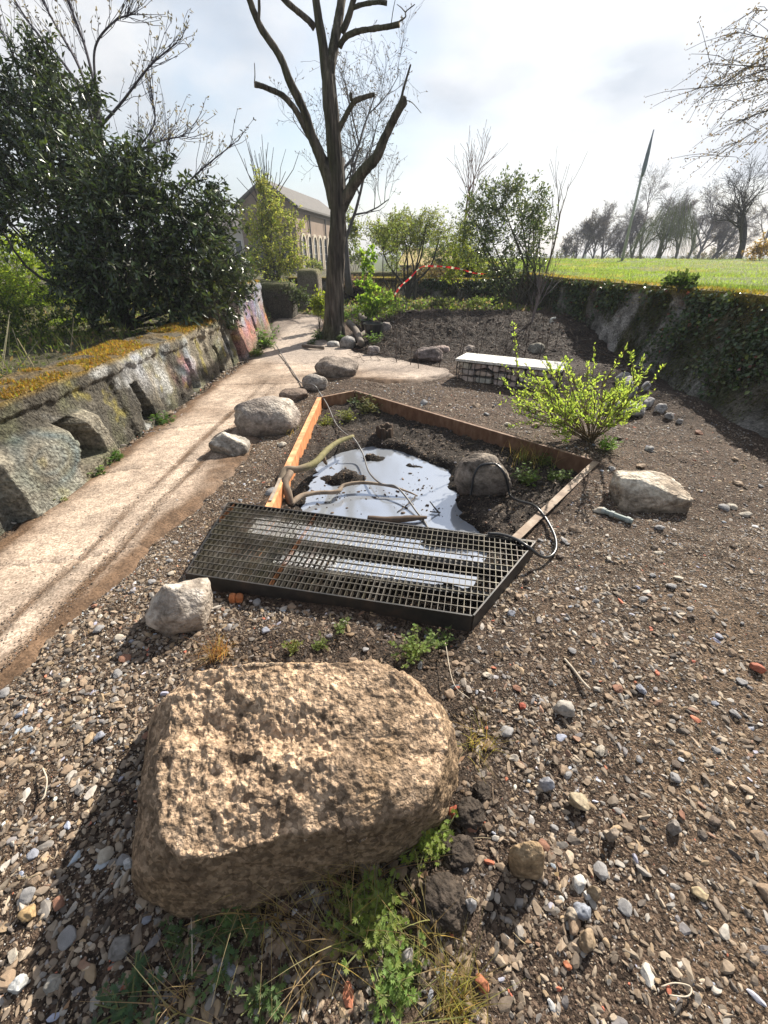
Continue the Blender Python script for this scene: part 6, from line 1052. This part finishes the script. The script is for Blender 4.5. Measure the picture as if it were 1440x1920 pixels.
for i, (px, py, wpx, hpx, lab) in enumerate([(700, 660, 34, 24, 'black plant pot right of the pollarded tree base'), (686, 600, 20, 20, 'small black plant pot holding the fresh green sapling')]):
    p = gz(px, py, 9.0 + i * 1.1); m = ppm(p); r = wpx * m / 2; h = hpx * m; t = thing('plant_pot', lab, 'pot', p); b = B(); na = 20; an = np.arange(na) * 2 * np.pi / na; Rg = [(r * .78, 0), (r, h), (r * 1.08, h), (r * 1.08, h * 1.1), (r * .95, h * 1.1), (r * .9, h * .85), (0.001, h * .85)]
    V = np.array([[p[0] + a * math.cos(q), p[1] + a * math.sin(q), p[2] + z] for a, z in Rg for q in an]); ii, jj = np.meshgrid(np.arange(6), np.arange(na), indexing='ij'); j2 = (jj + 1) % na; b.add(V, np.stack([ii * na + jj, ii * na + j2, (ii + 1) * na + j2, (ii + 1) * na + jj], -1).reshape(-1, 4)); b.build('pot_body', m_hose, t, smooth=False)
stk = []
q = np.random.default_rng(77)
for i in range(34):
    px, py = q.uniform(735, 1060), q.uniform(585, 660); p = g(px, py, .35); p[2] = float(Hg(p[0], p[1], False)); h = q.uniform(.35, .9); b = B(); tube(b, p + np.linspace(0, 1, 4)[:, None] * np.array([q.normal(0, .06), q.normal(0, .06), 1]) * h + q.normal(0, .008, (4, 3)), np.linspace(.007, .003, 4), 5, (.075, .055, .045)); b.build('bare_whip', m_twig, loc=p, label='thin leafless dark whip planted in the mound', cat='seedling', group='leafless whips planted on the mound')
p = gz(1035, 612, 9.4); b = B(); tube(b, smooth_path([p, at(1032, 606, 9.4), at(1034, 598, 9.4), at(1042, 596, 9.4)], 12), [.02] * 12, 6, (.72, .72, .68)); b.build('curved_pipe', m_plain, loc=p, label='short white curved pipe end sticking out of the mound by the wall', cat='pipe')
for i, (pts, w_, lab) in enumerate([([(672, 592, .22), (690, 602, .24), (705, 612, .2)], 14, 'cut log lying right of the pollarded tree'), ([(655, 606, .28), (668, 622, .2), (678, 645, .12)], 15, 'grey root or log sloping down beside the tree base'), ([(660, 640, .1), (672, 632, .12), (684, 624, .16)], 10, 'thin log leaning behind the grey rock'), ([(608, 652, .05), (585, 650, .06), (568, 648, .05)], 7, 'short dark stick at the left foot of the tree')]):
    stick('log', lab, pts, [w_] * 3, (.17, .14, .115), cat='log', n=16)
for i, (pts, w_, lab) in enumerate([([(1058, 1235, .02), (1075, 1255, .02), (1090, 1275, .02), (1106, 1292, .02)], 6, 'pale bone like stick on the gravel below the grating corner'), ([(1240, 1850, .012), (1265, 1843, .012), (1295, 1850, .012), (1290, 1868, .012), (1255, 1866, .012)], 3, 'thin pale curl of straw on the sandy ground'), ([(80, 1440, .02), (88, 1462, .025), (84, 1490, .02), (78, 1500, .02)], 3, 'curled pale root on the left gravel'), ([(835, 1205, .05), (850, 1280, .06), (880, 1310, .03)], 2, 'thin dry stalk leaning right of the boulder'), ([(358, 1710, .0), (360, 1760, .05), (360, 1830, .03)], 2, 'single pale straw stalk at the boulder foot')]):
    stick('stick', lab, pts, [w_] * len(pts), (.42, .36, .28), cat='stick', n=16, k=6)

# ------------------------------------------------------------------ air
hz = B(); box(hz, -640, 640, -40, 940, -6, 40); m_haze = bpy.data.materials.new('air'); m_haze.use_nodes = True; t_ = m_haze.node_tree; t_.nodes.remove(t_.nodes['Principled BSDF']); pv = t_.nodes.new('ShaderNodeVolumePrincipled'); pv.inputs['Color'].default_value = (.80, .86, .97, 1); pv.inputs['Density'].default_value = .0012; pv.inputs['Anisotropy'].default_value = 0.; t_.links.new(pv.outputs[0], t_.nodes['Material Output'].inputs['Volume']); hz.build('haze', m_haze, kind='stuff')
scn.cycles.volume_bounces = 0
